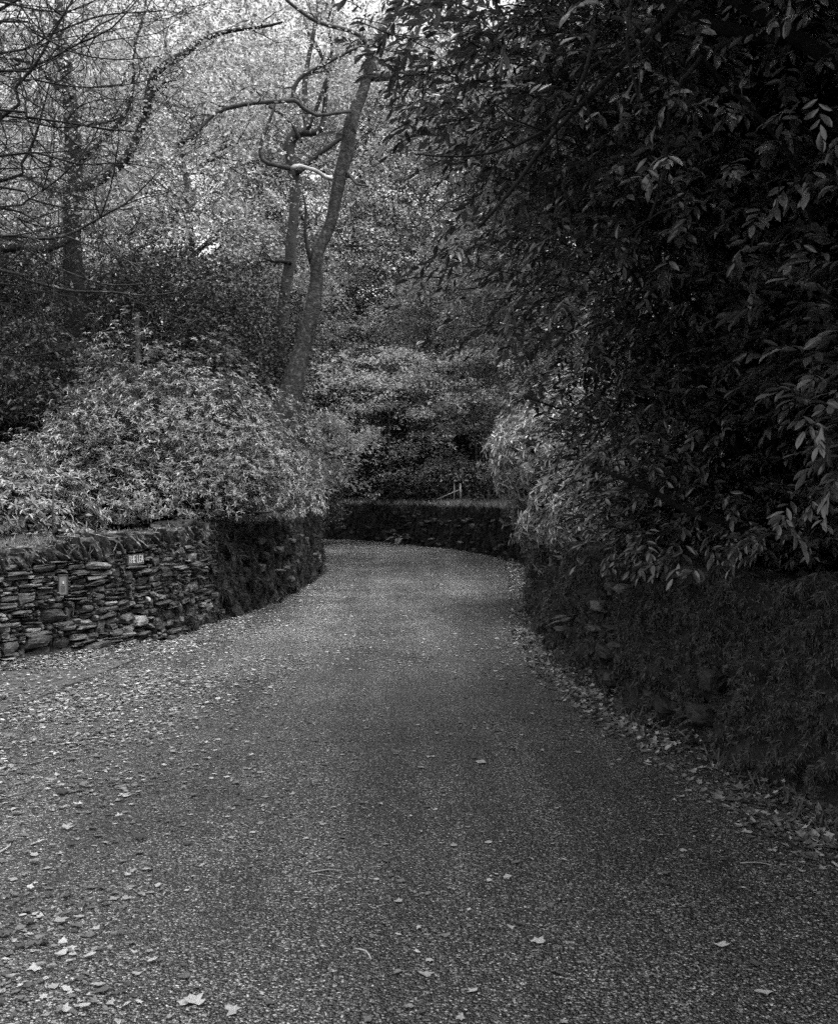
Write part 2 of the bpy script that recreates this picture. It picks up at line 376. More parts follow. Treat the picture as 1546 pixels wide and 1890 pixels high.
def moss_clumps(mb, V, nn, nc, fall, L, k_each=34, hang=.9):
    """cushions of hanging moss: many short fronds leaving one point"""
    a = V[1:-1, :-1].reshape(-1, 3); D = np.hypot(a[:, 0], a[:, 1]); wgt = np.minimum(1, (fall / np.maximum(D, 1)) ** 1.4) * (a[:, 1] > 1.5) * (a[:, 2] > .05)
    k = rng.choice(len(a), nc, p=wgt / wgt.sum()); q = np.c_[np.tile(nn[:-1], (V.shape[0] - 2, 1)), np.zeros(len(a))][k]
    c = np.repeat(a[k] + q * .005, k_each, 0); q = np.repeat(q, k_each, 0); n = len(c); s_ = np.repeat(rng.uniform(*L, nc), k_each); ax = q * rng.uniform(.2, 1, (n, 1)) + rdir(n) * .7 + [0, 0, -hang]
    Ln = s_ * rng.uniform(.5, 1.1, n); leaves(mb, c + rdir(n) * (s_ * .25)[:, None], ax, q + rdir(n) * .5, Ln, Ln * .13 + .001, 'quad', .45, .15)

def poke(par, P, side, n, y0, y1, batter, sz):
    """stones showing through the moss"""
    s_, T = path_frame(P); S = rng.uniform(0, s_[-1], n * 3); y = np.interp(S, s_, P[:, 1]); S = S[(y > y0) & (y < y1)][:n]; n = len(S)
    t = unit(np.stack([np.interp(S, s_, T[:, 0]), np.interp(S, s_, T[:, 1]), S * 0], 1)); q = np.stack([t[:, 1], -t[:, 0], S * 0], 1) * side; z = rng.uniform(.06, 1.05, n)
    c = np.stack([np.interp(S, s_, P[:, 0]), np.interp(S, s_, P[:, 1]), z], 1) + q * (rng.uniform(-.03, .03, n) - batter * z)[:, None]
    mb = MB(); stones(mb, c, np.stack([rng.uniform(*sz, n), rng.uniform(.06, .09, n), rng.uniform(.02, .06, n)], 1), t, q, np.tile([0, 0, 1.], (n, 1)), .5, .3); mb.build('exposed_stones', M['stone'], par, smooth=False)

# left wall: bare dry stone near, mossy beyond
sl, Tl = path_frame(Lp)
def s_at(P, s, y): return np.interp(y, P[:, 1], s)
def Hl(S):
    y = np.interp(S, sl, Lp[:, 1]); return np.interp(y, [4, 8.67, 10.2, 11, 13, 19, 30], [.98, 1.06, 1.2, 1.22, 1.19, 1.24, 1.2])
wl_ = thing('dry_stone_wall', 'low dry stone wall on the left, bare stone near and moss covered towards the bend', 'wall', (-2.7, 10.9, 0))
i0 = np.argmin(abs(Lp[:, 1] - 10.6)); i1 = np.argmin(abs(Lp[:, 1] - 2.0))
Pb = Lp[i1:np.argmin(abs(Lp[:, 1] - 12.1))]; sb, Tb = path_frame(Pb)
def Hb(S): return np.interp(S, sb, Hl(np.interp(np.interp(S, sb, Pb[:, 1]), Lp[:, 1][:], sl)))
def HbY(S):
    y = np.interp(S, sb, Pb[:, 1]); return np.interp(y, [4, 8.67, 10.2, 11, 13, 19, 30], [.98, 1.06, 1.2, 1.22, 1.19, 1.24, 1.2])
mbb, Vb, nb = wall_body(Pb, 1, lambda S: HbY(S) - .17, .5, .08, .012, 31, .08, .05)
mbb.build('wall_core', M['mossbed'], wl_)
cell = .02; NS = int(sb[-1] / cell); NZ = 64; occ = np.zeros((NS, NZ), bool); lst = []
Hc = (HbY(np.arange(NS) * cell) - .16) / cell
# room for the name slate and the metal plate
SIGN_Y, PLATE_Y = 10.02, 9.22
ss = np.interp(SIGN_Y, Pb[:, 1], sb); sp_ = np.interp(PLATE_Y, Pb[:, 1], sb)
def reserve(s, hw, z0, z1): occ[int((s - hw) / cell):int((s + hw) / cell) + 1, int(z0 / cell):int(z1 / cell) + 1] = True
reserve(ss, .13, .86, .985); reserve(sp_, .055, .63, .82)
for z in range(NZ):
    i = 0
    while i < NS:
        if occ[i, z] or z > Hc[i]: i += 1; continue
        big_ = rng.random() < (.22 if z < 16 else .1)
        wd = int(rng.integers(5, 17)) if not big_ else int(rng.integers(9, 18)); h = int(rng.choice([1, 1, 2, 2, 2, 3, 3])) if not big_ else int(rng.integers(4, 8))
        if rng.random() < .18: wd = int(rng.integers(2, 5)); 
        k = i
        while k < NS and k < i + wd and not occ[k, z]: k += 1
        hh = 1
        while hh < h and z + hh < NZ and not occ[i:k, z + hh].any(): hh += 1
        occ[i:k, z:z + hh] = True; lst.append((i, k, z, z + hh)); i = k
A_ = np.array(lst, float) * cell; sm = (A_[:, 0] + A_[:, 1]) / 2; zm = (A_[:, 2] + A_[:, 3]) / 2
zm = zm + .012 * noise(np.stack([sm * 2.5, zm * 3, sm * 0], -1), 8)
def on_wall(S, z, off):
    x = np.interp(S, sb, Pb[:, 0]); y = np.interp(S, sb, Pb[:, 1]); tx = np.interp(S, sb, Tb[:, 0]); ty = np.interp(S, sb, Tb[:, 1])
    t = unit(np.stack([tx, ty, tx * 0], -1)); nn = np.stack([t[..., 1], -t[..., 0], t[..., 0] * 0], -1)
    return np.stack([x, y, z + x * 0], -1) + nn * (off - .08 * z)[..., None], t, nn
cen, t_, n__ = on_wall(sm, zm, rng.uniform(-.09, -.03, len(sm)))
half = np.stack([(A_[:, 1] - A_[:, 0]) / 2 * .96 - .003, rng.uniform(.055, .08, len(sm)), (A_[:, 3] - A_[:, 2]) / 2 * .98 - .0015], 1)
rot = rng.normal(0, .035, (len(sm), 1)); up = np.tile([0, 0, 1.], (len(sm), 1))
mb = MB(); stones(mb, cen, half, t_ * np.cos(rot) + up * np.sin(rot), n__, up * np.cos(rot) - t_ * np.sin(rot), .5, .3)
mb.build('stone_face', M['stone'], wl_, smooth=False)
# coping: slates on edge leaning over
mb = MB(); S_ = []; s_ = .05
while s_ < sb[-1] + .1: dw = rng.uniform(.010, .030); s_ += dw; S_.append((s_, dw)); s_ += dw + .004
S_ = np.array(S_); Hs = HbY(S_[:, 0]); hz = rng.uniform(.055, .125, len(S_))
cen, t_, n__ = on_wall(S_[:, 0], Hs - .17 + hz * .85, np.full(len(S_), -.2)); cen[:, 2] += 0
cen += n__ * (rng.uniform(-.03, .03, len(S_)) )[:, None]
lean = rng.normal(.5, .2, (len(S_), 1)); up = np.tile([0, 0, 1.], (len(S_), 1))
stones(mb, cen, np.stack([S_[:, 1] * 1.0, rng.uniform(.17, .22, len(S_)), hz], 1), t_ * np.cos(lean) + up * np.sin(lean), n__, up * np.cos(lean) - t_ * np.sin(lean), .3, .2)
cp = mb.build('coping', M['coping'], wl_, smooth=False)
# tufts of moss and grass on the coping
n = 7000; k = rng.integers(0, len(S_), n); p = cen[k] + n__[k] * rng.uniform(-.2, .2, (n, 1)) + t_[k] * rng.normal(-.06, .03, (n, 1)); p[:, 2] += hz[k] * .72 + rng.normal(0, .012, n)
keep = noise(p * 6, 4) > -.15; p = p[keep]; n = len(p)
mb = MB(); leaves(mb, p, rdir(n) * .8 + [0, 0, .7], rdir(n), rng.uniform(.015, .05, n), rng.uniform(.004, .01, n)); mb.build('moss_tufts', M['grass'], wl_)
# mossy stretch
Pm = Lp[i0 - 2:np.argmin(abs(Lp[:, 1] - 29.9))]; sm_, Tm = path_frame(Pm)
def HmY(S):
    y = np.interp(S, sm_, Pm[:, 1]); return np.interp(y, [4, 8.67, 10.2, 11, 13, 19, 30], [.98, 1.06, 1.2, 1.22, 1.19, 1.24, 1.2]) + .07 * noise(np.stack([S * 2, S * 0, S * 0], -1), 2) + .04 * noise(np.stack([S * 8, S * 0, S * 0], -1), 3)
mbm, Vm, nm = wall_body(Pm, 1, HmY, .55, .08, .10, 41, .04, 0, 2.0)
mbm.build('mossy_face', M['mossbed'], wl_)
mb = moss_fronds(Vm, nm, 40000, 5, 10, (.014, .035), 110000); moss_clumps(mb, Vm, nm, 2600, 10, (.03, .07)); moss_clumps(mb, Vm, nm, 700, 12, (.07, .15), 60, .7)
nq = 900; Sq = sb[-1] - rng.random(nq) ** 2 * 2.6; ssg = np.interp(10.02, Pb[:, 1], sb); Sq = np.where(abs(Sq - ssg) < .24, Sq + .6, Sq); Sq = np.minimum(Sq, sb[-1] - .01); zq = rng.uniform(.03, 1.15, nq); pc, tc, nc_ = on_wall(Sq, zq, np.full(nq, -.02)); pc = np.repeat(pc, 30, 0) + rng.normal(0, .02, (nq * 30, 3)); qn = np.repeat(nc_, 30, 0)
Lq = rng.uniform(.015, .05, nq * 30); leaves(mb, pc, qn * rng.uniform(.2, 1, (nq * 30, 1)) + rdir(nq * 30) * .7 + [0, 0, -.8], qn + rdir(nq * 30) * .5, Lq, Lq * .15 + .001, 'quad', .4, .15)
mb.build('moss', M['moss_shaded'], wl_); poke(wl_, Pm, 1, 40, 10.5, 19, .08, (.05, .13))

# right wall, wholly mossy, running round the bend as the far wall
rw = thing('mossy_wall', 'dark moss covered retaining wall along the right edge under the laurel', 'wall', (1.5, 7.5, 0))
k = np.argmin(abs(Rp[:, 1] - 21.2)); Pr = Rp[np.argmin(abs(Rp[:, 1] - 1)):k]; sr, _ = path_frame(Pr)
def HrY(S):
    y = np.interp(S, sr, Pr[:, 1]); return np.interp(y, [3, 5, 8, 12, 20, 25], [1.12, 1.1, 1.05, 1.1, 1.25, 1.3]) + .07 * noise(np.stack([S * 1.5, S * 0, S * 0], -1), 12) + .05 * noise(np.stack([S * 6, S * 0, S * 0], -1), 13)
mbr, Vr, nr = wall_body(Pr, -1, HrY, .55, .16, .19, 51, .035)
mbr.build('mossy_face', M['mossbed'], rw)
mb = moss_fronds(Vr, nr, 45000, 7, 5.5, (.012, .035), 150000); moss_clumps(mb, Vr, nr, 9000, 6, (.014, .05), 30, .6); moss_clumps(mb, Vr[-7:], nr, 700, 6, (.03, .09), 26, .9); mb.build('moss', M['moss'], rw); poke(rw, Pr, -1, 100, 5.8, 20, .16, (.05, .14))
fw = thing('mossy_wall', 'far moss covered wall closing the view where the lane bends left', 'wall', (-1, 32, 0))
Pf = Rp[k - 1:]; sf, _ = path_frame(Pf)
def HfY(S): return 1.26 + .15 * noise(np.stack([S * 2, S * 0, S * 0], -1), 22)
mbf, Vf, nf_ = wall_body(Pf, -1, HfY, .55, .12, .09, 61, .08)
mbf.build('mossy_face', M['mossbed'], fw)
mb = moss_fronds(Vf, nf_, 20000, 9, 20, (.02, .045), 60000); moss_clumps(mb, Vf, nf_, 2500, 30, (.06, .16)); mb.build('moss', M['moss_shaded'], fw); poke(fw, Pf, -1, 90, 21, 36, .12, (.08, .2))

# ------------------------------------------------------------------ name slate and metal plate in the wall
def seg_text(txt, h):
    """block capitals as strokes: list of (x0,z0,x1,z1) per letter, and the total width"""
    G = {'T': [(0, 1, .7, 1), (.35, 0, .35, 1)], 'H': [(0, 0, 0, 1), (.62, 0, .62, 1), (0, .5, .62, .5)],
         'E': [(0, 0, 0, 1), (0, 1, .52, 1), (0, .5, .45, .5), (0, 0, .52, 0)], 'L': [(0, 0, 0, 1), (0, 0, .5, 0)],
         'A': [(0, 0, .34, 1), (.34, 1, .68, 0), (.12, .32, .56, .32)]}
    W_ = {'T': .7, 'H': .62, 'E': .52, 'L': .5, 'A': .68}; x = 0; res = []
    for ch in txt:
        if ch == ' ': x += .42; continue
        res.append((ch, [(x + a, b, x + c, d) for a, b, c, d in G[ch]])); x += W_[ch] + .24
    return res, (x - .24)
def local_obj(mb_pts_fn, S, z, off):
    p, t, nn = on_wall(np.array([S]), np.array([z]), np.array([off])); return p[0], t[0], nn[0]
o3, t3, n3 = local_obj(None, ss, .92, -.008)
def emit(mb, cx_, cz, hw, hh, d0, d1, ang=0.0):
    """a block on the wall plane, centre (cx,cz), half sizes, depth d0..d1 along the normal"""
    ca, sa = math.cos(ang), math.sin(ang); v = []
    for d in (d0, d1):
        for a, b in ((-1, -1), (1, -1), (1, 1), (-1, 1)):
            x = a * hw * ca - b * hh * sa + cx_; z = a * hw * sa + b * hh * ca + cz
            v.append(x * t3 + z * np.array([0, 0, 1]) + d * n3 + o3)
    mb.add(v, [(0, 1, 2, 3), (7, 6, 5, 4), (0, 4, 5, 1), (1, 5, 6, 2), (2, 6, 7, 3), (3, 7, 4, 0)])
sg = thing('name_sign', 'small grey slate with THE LEA in white capitals, set high in the stone wall', 'sign', o3)
mb = MB(); emit(mb, 0, 0, .128, .056, -.03, .008); mb.build('slate_panel', M['slate'], sg, smooth=False)
ltr, tw = seg_text('THE LEA', 1); hgt = .072; scx = .225 / tw
mb = MB()
for ch, segs in ltr:
    for (a, b, c, d) in segs:
        x0, x1 = (a - tw / 2) * scx, (c - tw / 2) * scx; z0, z1 = (b - .5) * hgt, (d - .5) * hgt
        L_ = math.hypot(x1 - x0, z1 - z0); emit(mb, (x0 + x1) / 2, (z0 + z1) / 2 + .004, L_ / 2 + .002, .0036, .0085, .0115, math.atan2(z1 - z0, x1 - x0))
mb.build('lettering', M['paint'], sg, smooth=False)
o3, t3, n3 = local_obj(None, sp_, .725, -.008)
pl = thing('entry_panel', 'upright metal call panel with a pale button and slots, set in the stone wall', 'panel', o3)
mb = MB()
for q in ((-.047, 0, .005, .1), (.047, 0, .005, .1), (0, .097, .052, .005), (0, -.097, .052, .005)): emit(mb, *q, -.02, .012)
mb.build('frame', M['steel_dark'], pl, smooth=False)
mb = MB(); emit(mb, 0, 0, .041, .091, -.02, .006); mb.build('face_plate', M['steel'], pl, smooth=False)
mb = MB(); emit(mb, .0, .022, .008, .011, .006, .013); mb.build('button', M['paint'], pl, smooth=False)
mb = MB()
for q in range(5): emit(mb, -.022 + q * .010, -.042, .0018, .032, .0062, .0085)
mb.build('grille', M['steel_dark'], pl, smooth=False)

# ------------------------------------------------------------------ leaf bearing plants
def whorls(mb, c, axd, L, W, nl=8, kind_='long', spread=.9, droop=.2):
    """rosettes of long leaves at the ends of shoots"""
    n = len(c); axd = unit(axd); ref = np.where(abs(axd[:, 2:3]) < .9, [[0, 0, 1.]], [[1., 0, 0]])
    u = unit(np.cross(axd, ref)); v = np.cross(axd, u)
    ph = (np.arange(nl)[None] * 2.399 + rng.uniform(0, 6.28, (n, 1)) + rng.normal(0, .25, (n, nl)))
    el_ = rng.uniform(-.15, .75, (n, nl)) * spread
    rad = u[:, None] * np.cos(ph)[..., None] + v[:, None] * np.sin(ph)[..., None]
    a = rad * np.cos(el_)[..., None] + axd[:, None] * np.sin(el_)[..., None]
    a = a + np.array([0, 0, -.12]); nz = axd[:, None] - a * (a * axd[:, None]).sum(-1, keepdims=True) + np.array([0, 0, .35]) + rng.normal(0, .25, a.shape)
    keep = rng.random((n, nl)) < .9
    LL = L * rng.uniform(.6, 1.1, (n, nl))
    cc = np.repeat(c[:, None], nl, 1) - axd[:, None] * (rng.uniform(0, .35, (n, nl)) * L)[..., None]
    leaves(mb, cc[keep], a[keep], nz[keep], LL[keep], (LL * W * rng.uniform(.8, 1.2, (n, nl)))[keep], kind_, droop, .15)
def shoots(mb, c, axd, L, W, nl=9, kind_='long'):
    """two ranked leaves along drooping shoots"""
    n = len(c); T = unit(axd * [1, 1, .45] + rdir(n) * .45 + np.array([0, 0, -.10])); s = unit(np.cross(T, [0, 0, 1.]) + rng.normal(0, .25, (n, 3)))
    f = np.linspace(0, 1, nl)[None] ; sg = np.where(np.arange(nl) % 2, 1., -1.)[None]; ang = 1.15 - .95 * f + rng.normal(0, .18, (n, nl)); SL = L * rng.uniform(1.3, 2.4, (n, 1))
    cc = c[:, None] + T[:, None] * ((f - 1) * SL)[..., None] + np.array([0, 0, -.12]) * (f ** 2 * SL)[..., None]
    a = T[:, None] * np.cos(ang)[..., None] + s[:, None] * (np.sin(ang) * sg)[..., None] + rng.normal(0, .16, (n, nl, 3)) + np.array([0, 0, -.13])
    up = np.cross(s, T); up = np.where(up[:, 2:3] < 0, -up, up); nz = up[:, None] + rng.normal(0, .3, (n, nl, 3))
    keep = rng.random((n, nl)) < .88; LL = L * rng.uniform(.65, 1.15, (n, nl))
    leaves(mb, cc[keep], a[keep], nz[keep], LL[keep], (LL * W * rng.uniform(.8, 1.2, (n, nl)))[keep], kind_, rng.uniform(.05, .3, keep.sum()), .18)
def shell(c, r, n, seed, zmin=-1, lump=.25, thick=(.7, 1.02), freq=2.5):
    c = np.array(c, float); r = np.array(r, float); d = rdir(int(n * 1.6)); d = d[d[:, 2] > zmin][:n]
    f = 1 + lump * noise(d * freq + seed * 7.3, seed) + lump * .5 * noise(d * freq * 2.7, seed + 1)
    rr = f * rng.uniform(thick[0] ** 2, thick[1] ** 2, len(d)) ** .5
    return c + d * r * rr[:, None], unit(d / r)
def stems(mb, base, tips, r0, r1, sag=.15, k=5, jit=.07):
    for tp in tips:
        m1 = base + (tp - base) * .4 + rng.normal(0, jit, 3) * np.linalg.norm(tp - base) + [0, 0, sag]
        m2 = base + (tp - base) * .75 + rng.normal(0, jit * .7, 3) * np.linalg.norm(tp - base) + [0, 0, sag * .6]
        P = spline([base, m1, m2, tp], .25); tube(mb, P, np.linspace(r0, r1, len(P)), k)
def bush(name, label, cat, base, ells, matl, L, W, dens, kind_='long', nl=8, group=None, bark='bark_dark', zmin=-.6, nst=14, keepf=None, lump=.25, updir=.5, thick=(.6, 1.02)):
    base = np.array(base, float); t = thing(name, label, cat, base, group); lf = MB(); st = MB()
    for q, (c, r, f) in enumerate(ells):
        r = np.array(r, float); n = int(dens * f * (r[0] * r[1] * r[2]) ** (2 / 3) * 12)
        p, d = shell(c, r, n, q + len(label), zmin, lump, thick)
        if keepf is not None: k = keepf(p); p, d = p[k], d[k]
        (shoots(lf, p, d + rdir(len(p)) * .5, L, W, nl, kind_) if cat == 'tree' else whorls(lf, p, d + np.array([0, 0, updir]) + rdir(len(p)) * .45, L, W, nl, kind_))
        sel = rng.choice(len(p), min(len(p), nst), replace=False)
        stems(st, base, np.array(c) + (p[sel] - c) * .85, .035, .008, .2)
        sel = rng.choice(len(p), min(len(p), int(len(p) * .35)), replace=False)
        for z in sel:                                         # short shoots under the rosettes
            e = p[z] - d[z] * L * rng.uniform(1.2, 3) + [0, 0, -L * .8]; tube(st, [p[z], (p[z] + e) / 2 + rng.normal(0, .01, 3), e], [.003, .004, .006], 3)
    st.build('stems', M[bark], t); lf.build('foliage', M[matl], t, smooth=(kind_ == 'long')); return t

def gz(x, y): return float(ground_z([x], [y])[0])

# big laurel over the right side
def keep_r(p):   # stay above the lane wall and out of the photographer's way
    return ~((p[:, 1] > 9.3) & (p[:, 0] < 3.2) & (p[:, 2] < 3.4)) & (np.linalg.norm(p - [0, 0, 1.6], axis=1) > 3.6) & ((p[:, 2] > 1.02) | (p[:, 0] > 1.3 + .9)) & (p[:, 2] > .75)
bush('laurel_tree', 'huge dark glossy laurel overhanging the mossy wall, filling the right side', 'tree', (3.6, 7.2, .9),
     [((2.75, 5.6, 4.75), (2.6, 2.3, 1.7), 1.0), ((2.9, 6.3, 3.3), (2.3, 2.3, 1.35), 1.25), ((3.15, 7.6, 2.25), (2.0, 2.6, 1.25), 1.25),
      ((3.0, 4.6, 2.3), (1.35, 1.5, 1.05), 1.25), ((3.1, 3.6, 5.9), (3.6, 3.4, 1.7), .55), ((4.2, 9.6, 3.9), (2.8, 3.0, 2.6), .6), ((2.2, 7.2, 4.6), (1.9, 1.8, 1.3), .8), ((1.65, 5.9, 4.3), (1.35, 1.3, .9), .8), ((1.6, 5.4, 3.6), (1.1, 1.1, .7), .7), ((2.55, 8.0, 1.45), (1.15, 3.0, .6), 1.2), ((3.2, 1.6, 4.7), (2.3, 2.6, 1.2), .8), ((4.6, 6.5, 3.0), (2.0, 3.5, 2.4), 1.0)],  # includes an unseen crown lobe above the camera, added to shade the right foreground
     'laurel', .089, .34, 112, 'long', 8, None, 'bark_black', -1, 16, keep_r, .42, .15, (.4, 1.1))
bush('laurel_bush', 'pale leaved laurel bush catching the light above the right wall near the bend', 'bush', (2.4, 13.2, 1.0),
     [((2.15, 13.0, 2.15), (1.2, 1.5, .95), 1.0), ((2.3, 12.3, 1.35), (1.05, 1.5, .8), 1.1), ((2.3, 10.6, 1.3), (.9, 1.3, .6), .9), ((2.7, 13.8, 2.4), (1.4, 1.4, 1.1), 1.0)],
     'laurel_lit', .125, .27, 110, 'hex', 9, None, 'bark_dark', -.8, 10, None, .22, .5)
# rhododendrons behind the left wall
bush('rhododendron', 'large rounded rhododendron with pale leaf rosettes above the bare stone wall', 'bush', (-4.0, 13.0, .95),
     [((-3.45, 12.9, 2.25), (1.45, 1.1, 1.4), 1.25), ((-4.4, 12.5, 1.75), (1.1, 1.2, 1.15), 1.0), ((-2.5, 13.8, 1.85), (1.1, 1.5, 1.1), 1.0), ((-3.9, 11.9, 1.4), (1.4, .8, .75), 1.0), ((-5.4, 12.4, 1.5), (1.1, 1.3, .95), 1.0), ((-2.7, 12.6, 1.7), (.85, .9, .6), 1.0)],
     'rhodo', .066, .29, 205, 'hex', 8, None, 'bark_dark', -.6, 12, lambda p: (p[:, 2] > 1.0) & ((p[:, 2] > 1.32) | (p[:, 0] < -3.4)), .38, .8, (.4, 1.05))
bush('rhododendron', 'smaller pale rhododendron at the far left edge behind the wall coping', 'bush', (-5.6, 11.2, .95),
     [((-5.0, 11.0, 1.35), (1.3, 1.0, .75), 1.0)], 'rhodo', .095, .27, 170, 'hex', 8, None, 'bark_dark', -.5, 10, None, .2, .8)
bush('rhododendron', 'low dark rhododendron overhanging the wall where the lane bends', 'bush', (-2.9, 18.0, .95),
     [((-2.9, 17.6, 1.7), (1.1, 2.2, .95), 1.0)], 'rhodo', .11, .27, 90, 'hex', 8, None, 'bark_dark', -.6, 10, lambda p: p[:, 2] > 1.36, .25, .7)

# broadleaf trees with layered sprays of leaves
def leaf_clusters(mb, cc, rad, n_each, L, flat=.22, tilt=.35, kind_='quad', wr=.62):
    n = len(cc); N = n * n_each; a = rng.uniform(0, 6.283, N); r = np.sqrt(rng.random(N)) ; k = np.repeat(np.arange(n), n_each)
    rr = np.broadcast_to(rad, (n,))[k]
    tl = rng.normal(0, tilt, (n, 2))[k]; x = r * np.cos(a) * rr; y = r * np.sin(a) * rr; z = x * tl[:, 0] + y * tl[:, 1] + rng.normal(0, 1, N) * flat * rr - .25 * rr * r ** 2
    p = cc[k] + np.stack([x, y, z], 1); ax = np.stack([np.cos(a), np.sin(a), np.full(N, -.2)], 1) + rdir(N) * .8
    nz = np.array([0, 0, 1.]) + rdir(N) * .9; LL = L * rng.uniform(.6, 1.25, N)
    leaves(mb, p, ax, nz, LL, LL * wr * rng.uniform(.8, 1.2, N), kind_, .1, .15)
def proto_tree(name, label, cat, h, cr, z0, matl, nclu, neach, L, bark='bark_dark', crad=.75, trunk_r=.22, group=None, seed=0, flat=.2):
    t = thing(name, label, cat, (0, 0, 0), group); tr = MB(); cr_mb = MB()
    P = spline([(0, 0, -.4), (rng.normal(0, .15), rng.normal(0, .15), h * .3), (rng.normal(0, .4), rng.normal(0, .4), h * .6), (rng.normal(0, .6), rng.normal(0, .6), h * .93)], .5)
    tube(tr, P, np.linspace(trunk_r, .03, len(P)), 10, .15, seed)
    d = rdir(nclu); rad = rng.uniform(.25, 1, nclu) ** .5; f = 1 + .3 * noise(d * 2 + seed * 5, seed)
    c = np.stack([d[:, 0] * cr * rad * f, d[:, 1] * cr * rad * f, (z0 + h) / 2 + d[:, 2] * (h - z0) / 2 * rad * f], 1)
    for q in range(46):
        tp = c[rng.integers(nclu)]; i = int(np.clip((tp[2] - .3 * np.hypot(tp[0], tp[1]) - .5) / (h * .93) * len(P), 2, len(P) - 2)); b_ = P[i]
        L_ = np.linalg.norm(tp - b_); m1 = b_ + (tp - b_) * .4 + rng.normal(0, .08, 3) * L_ + [0, 0, .08 * L_]; m2 = b_ + (tp - b_) * .75 + rng.normal(0, .08, 3) * L_
        Q = spline([b_, m1, m2, tp], .35); tube(tr, Q, np.linspace(trunk_r * (1 - i / len(P)) * .45 + .012, .008, len(Q)), 6)
    leaf_clusters(cr_mb, c, crad * rng.uniform(.55, 1.7, nclu), neach, L, flat)
    tr.build('trunk', M[bark], t); cr_mb.build('crown', M[matl], t, smooth=False); return t
def dup(root, loc, rz, s, label, group=None):
    r = root.copy(); C.objects.link(r); r.location = loc; r.rotation_euler = (0, 0, rz); r.scale = (s, s, s); r['label'] = label
    if group: r['group'] = group
    for ch in root.children: c = ch.copy(); C.objects.link(c); c.parent = r
    return r
def put(t, x, y, rz, s=1.0): t.location = (x, y, gz(x, y) - .1); t.rotation_euler = (0, 0, rz); t.scale = (s, s, s)
GB = 'autumn trees on the wooded bank behind the lane'
tA = proto_tree('beech_tree', '', 'tree', 21, 4.8, 3.0, 'canopy', 430, 130, .15, seed=1, crad=.62, group=GB)
tB = proto_tree('beech_tree', '', 'tree', 19, 4.4, 1.5, 'canopy', 430, 130, .145, seed=2, crad=.6, group=GB)
tD = proto_tree('beech_tree', '', 'tree', 14, 4.2, 1.0, 'canopy_dark', 650, 85, .14, seed=3, group=GB)
spots = [
 # proto, x, y, rot, scale, label
 (tA, -3.0, 42, 0, 1.05, 'bright autumn beech straight above the bend, left of the leaning trunk'),
 (tA, 3.5, 41, 1.2, 1.0, 'bright beech right of the leaning trunk, partly behind the laurel'),
 (tA, -9.5, 40, 2.5, 1.1, 'bright beech left of the twisted trunk, sky showing through its top'),
 (tA, 9.5, 38, 3.6, 1.05, 'autumn beech glimpsed through gaps in the upper right laurel'),
 (tA, -16.0, 43, 4.4, 1.1, 'thin topped beech at the upper left with sky between its leaves'),
 (tB, 0.5, 45, .6, 1.15, 'pale beech deep in the wood over the middle of the lane'),
 (tB, 7.0, 47, 1.9, 1.2, 'pale beech deep in the wood behind the laurel edge'),
 (tB, -6.5, 47, 2.8, 1.2, 'tall pale beech furthest back above the twisted tree'),
 (tB, -13.0, 34, 3.3, .9, 'mid grey beech behind the dark evergreen on the left'),
 (tD, 5.2, 33, 1.0, .9, 'darker green tree just beyond the far wall at the right of the bend'),
 (tD, 1.3, 37, 2.0, .75, 'darker green tree rising straight behind the far wall'),
 (tD, -6.0, 38, 4.0, .85, 'darker green tree behind the far wall, left of the bend'),
 (tD, -20.5, 36, 5.0, 1.0, 'dark green tree at the far left edge of the wood'),
 (tB, 15.0, 45, 5.5, 1.3, 'pale tree glimpsed at the right edge behind the laurel'),


]
ov = proto_tree('shade_tree', 'unseen tall dense tree added over the laurel to shade the right of the lane', 'tree', 11.5, 4.6, 6.2, 'canopy_dark', 1300, 60, .12, seed=9, crad=.8)  # out of view, added to block sky light over the right of the lane
put(ov, 6.6, 1.5, 0, 1.0)
o = dup(ov, (0, 0, 0), 1, 1, 'high crowned tree added behind the right wall to darken the bend'); put(o, 4.8, 21.5, 2.2, .95)  # same crown added again to darken the tarmac at the bend
used = set()
for (pt, x, y, rz, s, lab) in spots:
    if id(pt) not in used: used.add(id(pt)); o = pt; o['label'] = lab
    else: o = dup(pt, (0, 0, 0), rz, s, lab, GB)
    put(o, x, y, rz, s)
# dense dark evergreens left of centre
GE = 'dark evergreens behind the rhododendron'
tE = proto_tree('yew_tree', 'wide dark yew filling the shade above the big rhododendron', 'tree', 7.2, 3.3, .3, 'evergreen', 800, 75, .10, seed=6, group=GE, trunk_r=.2)
put(tE, -6.0, 23, 0, 1.0)
o = dup(tE, (0, 0, 0), 1, 1, 'dark yew behind the left edge of the rhododendron', GE); put(o, -10.2, 22, 2, .95)
o = dup(tE, (0, 0, 0), 1, 1, 'small dark yew between the leaning trunk and the far wall', GE); put(o, -4.4, 30.5, 2.6, .62)
o = dup(tE, (0, 0, 0), 1, 1, 'dark yew in the shade right of the fence post on the far wall', GE); put(o, 4.0, 27.2, 4.0, .65)

o = dup(tE, (0, 0, 0), 1, 1, 'broad dark yew deep behind the young beech in the middle of the bend', GE); put(o, -2.6, 37.5, .7, .85)
o = dup(tE, (0, 0, 0), 1, 1, 'dark yew behind the pale post on the far wall', GE); put(o, .9, 36.5, 3.1, .6)
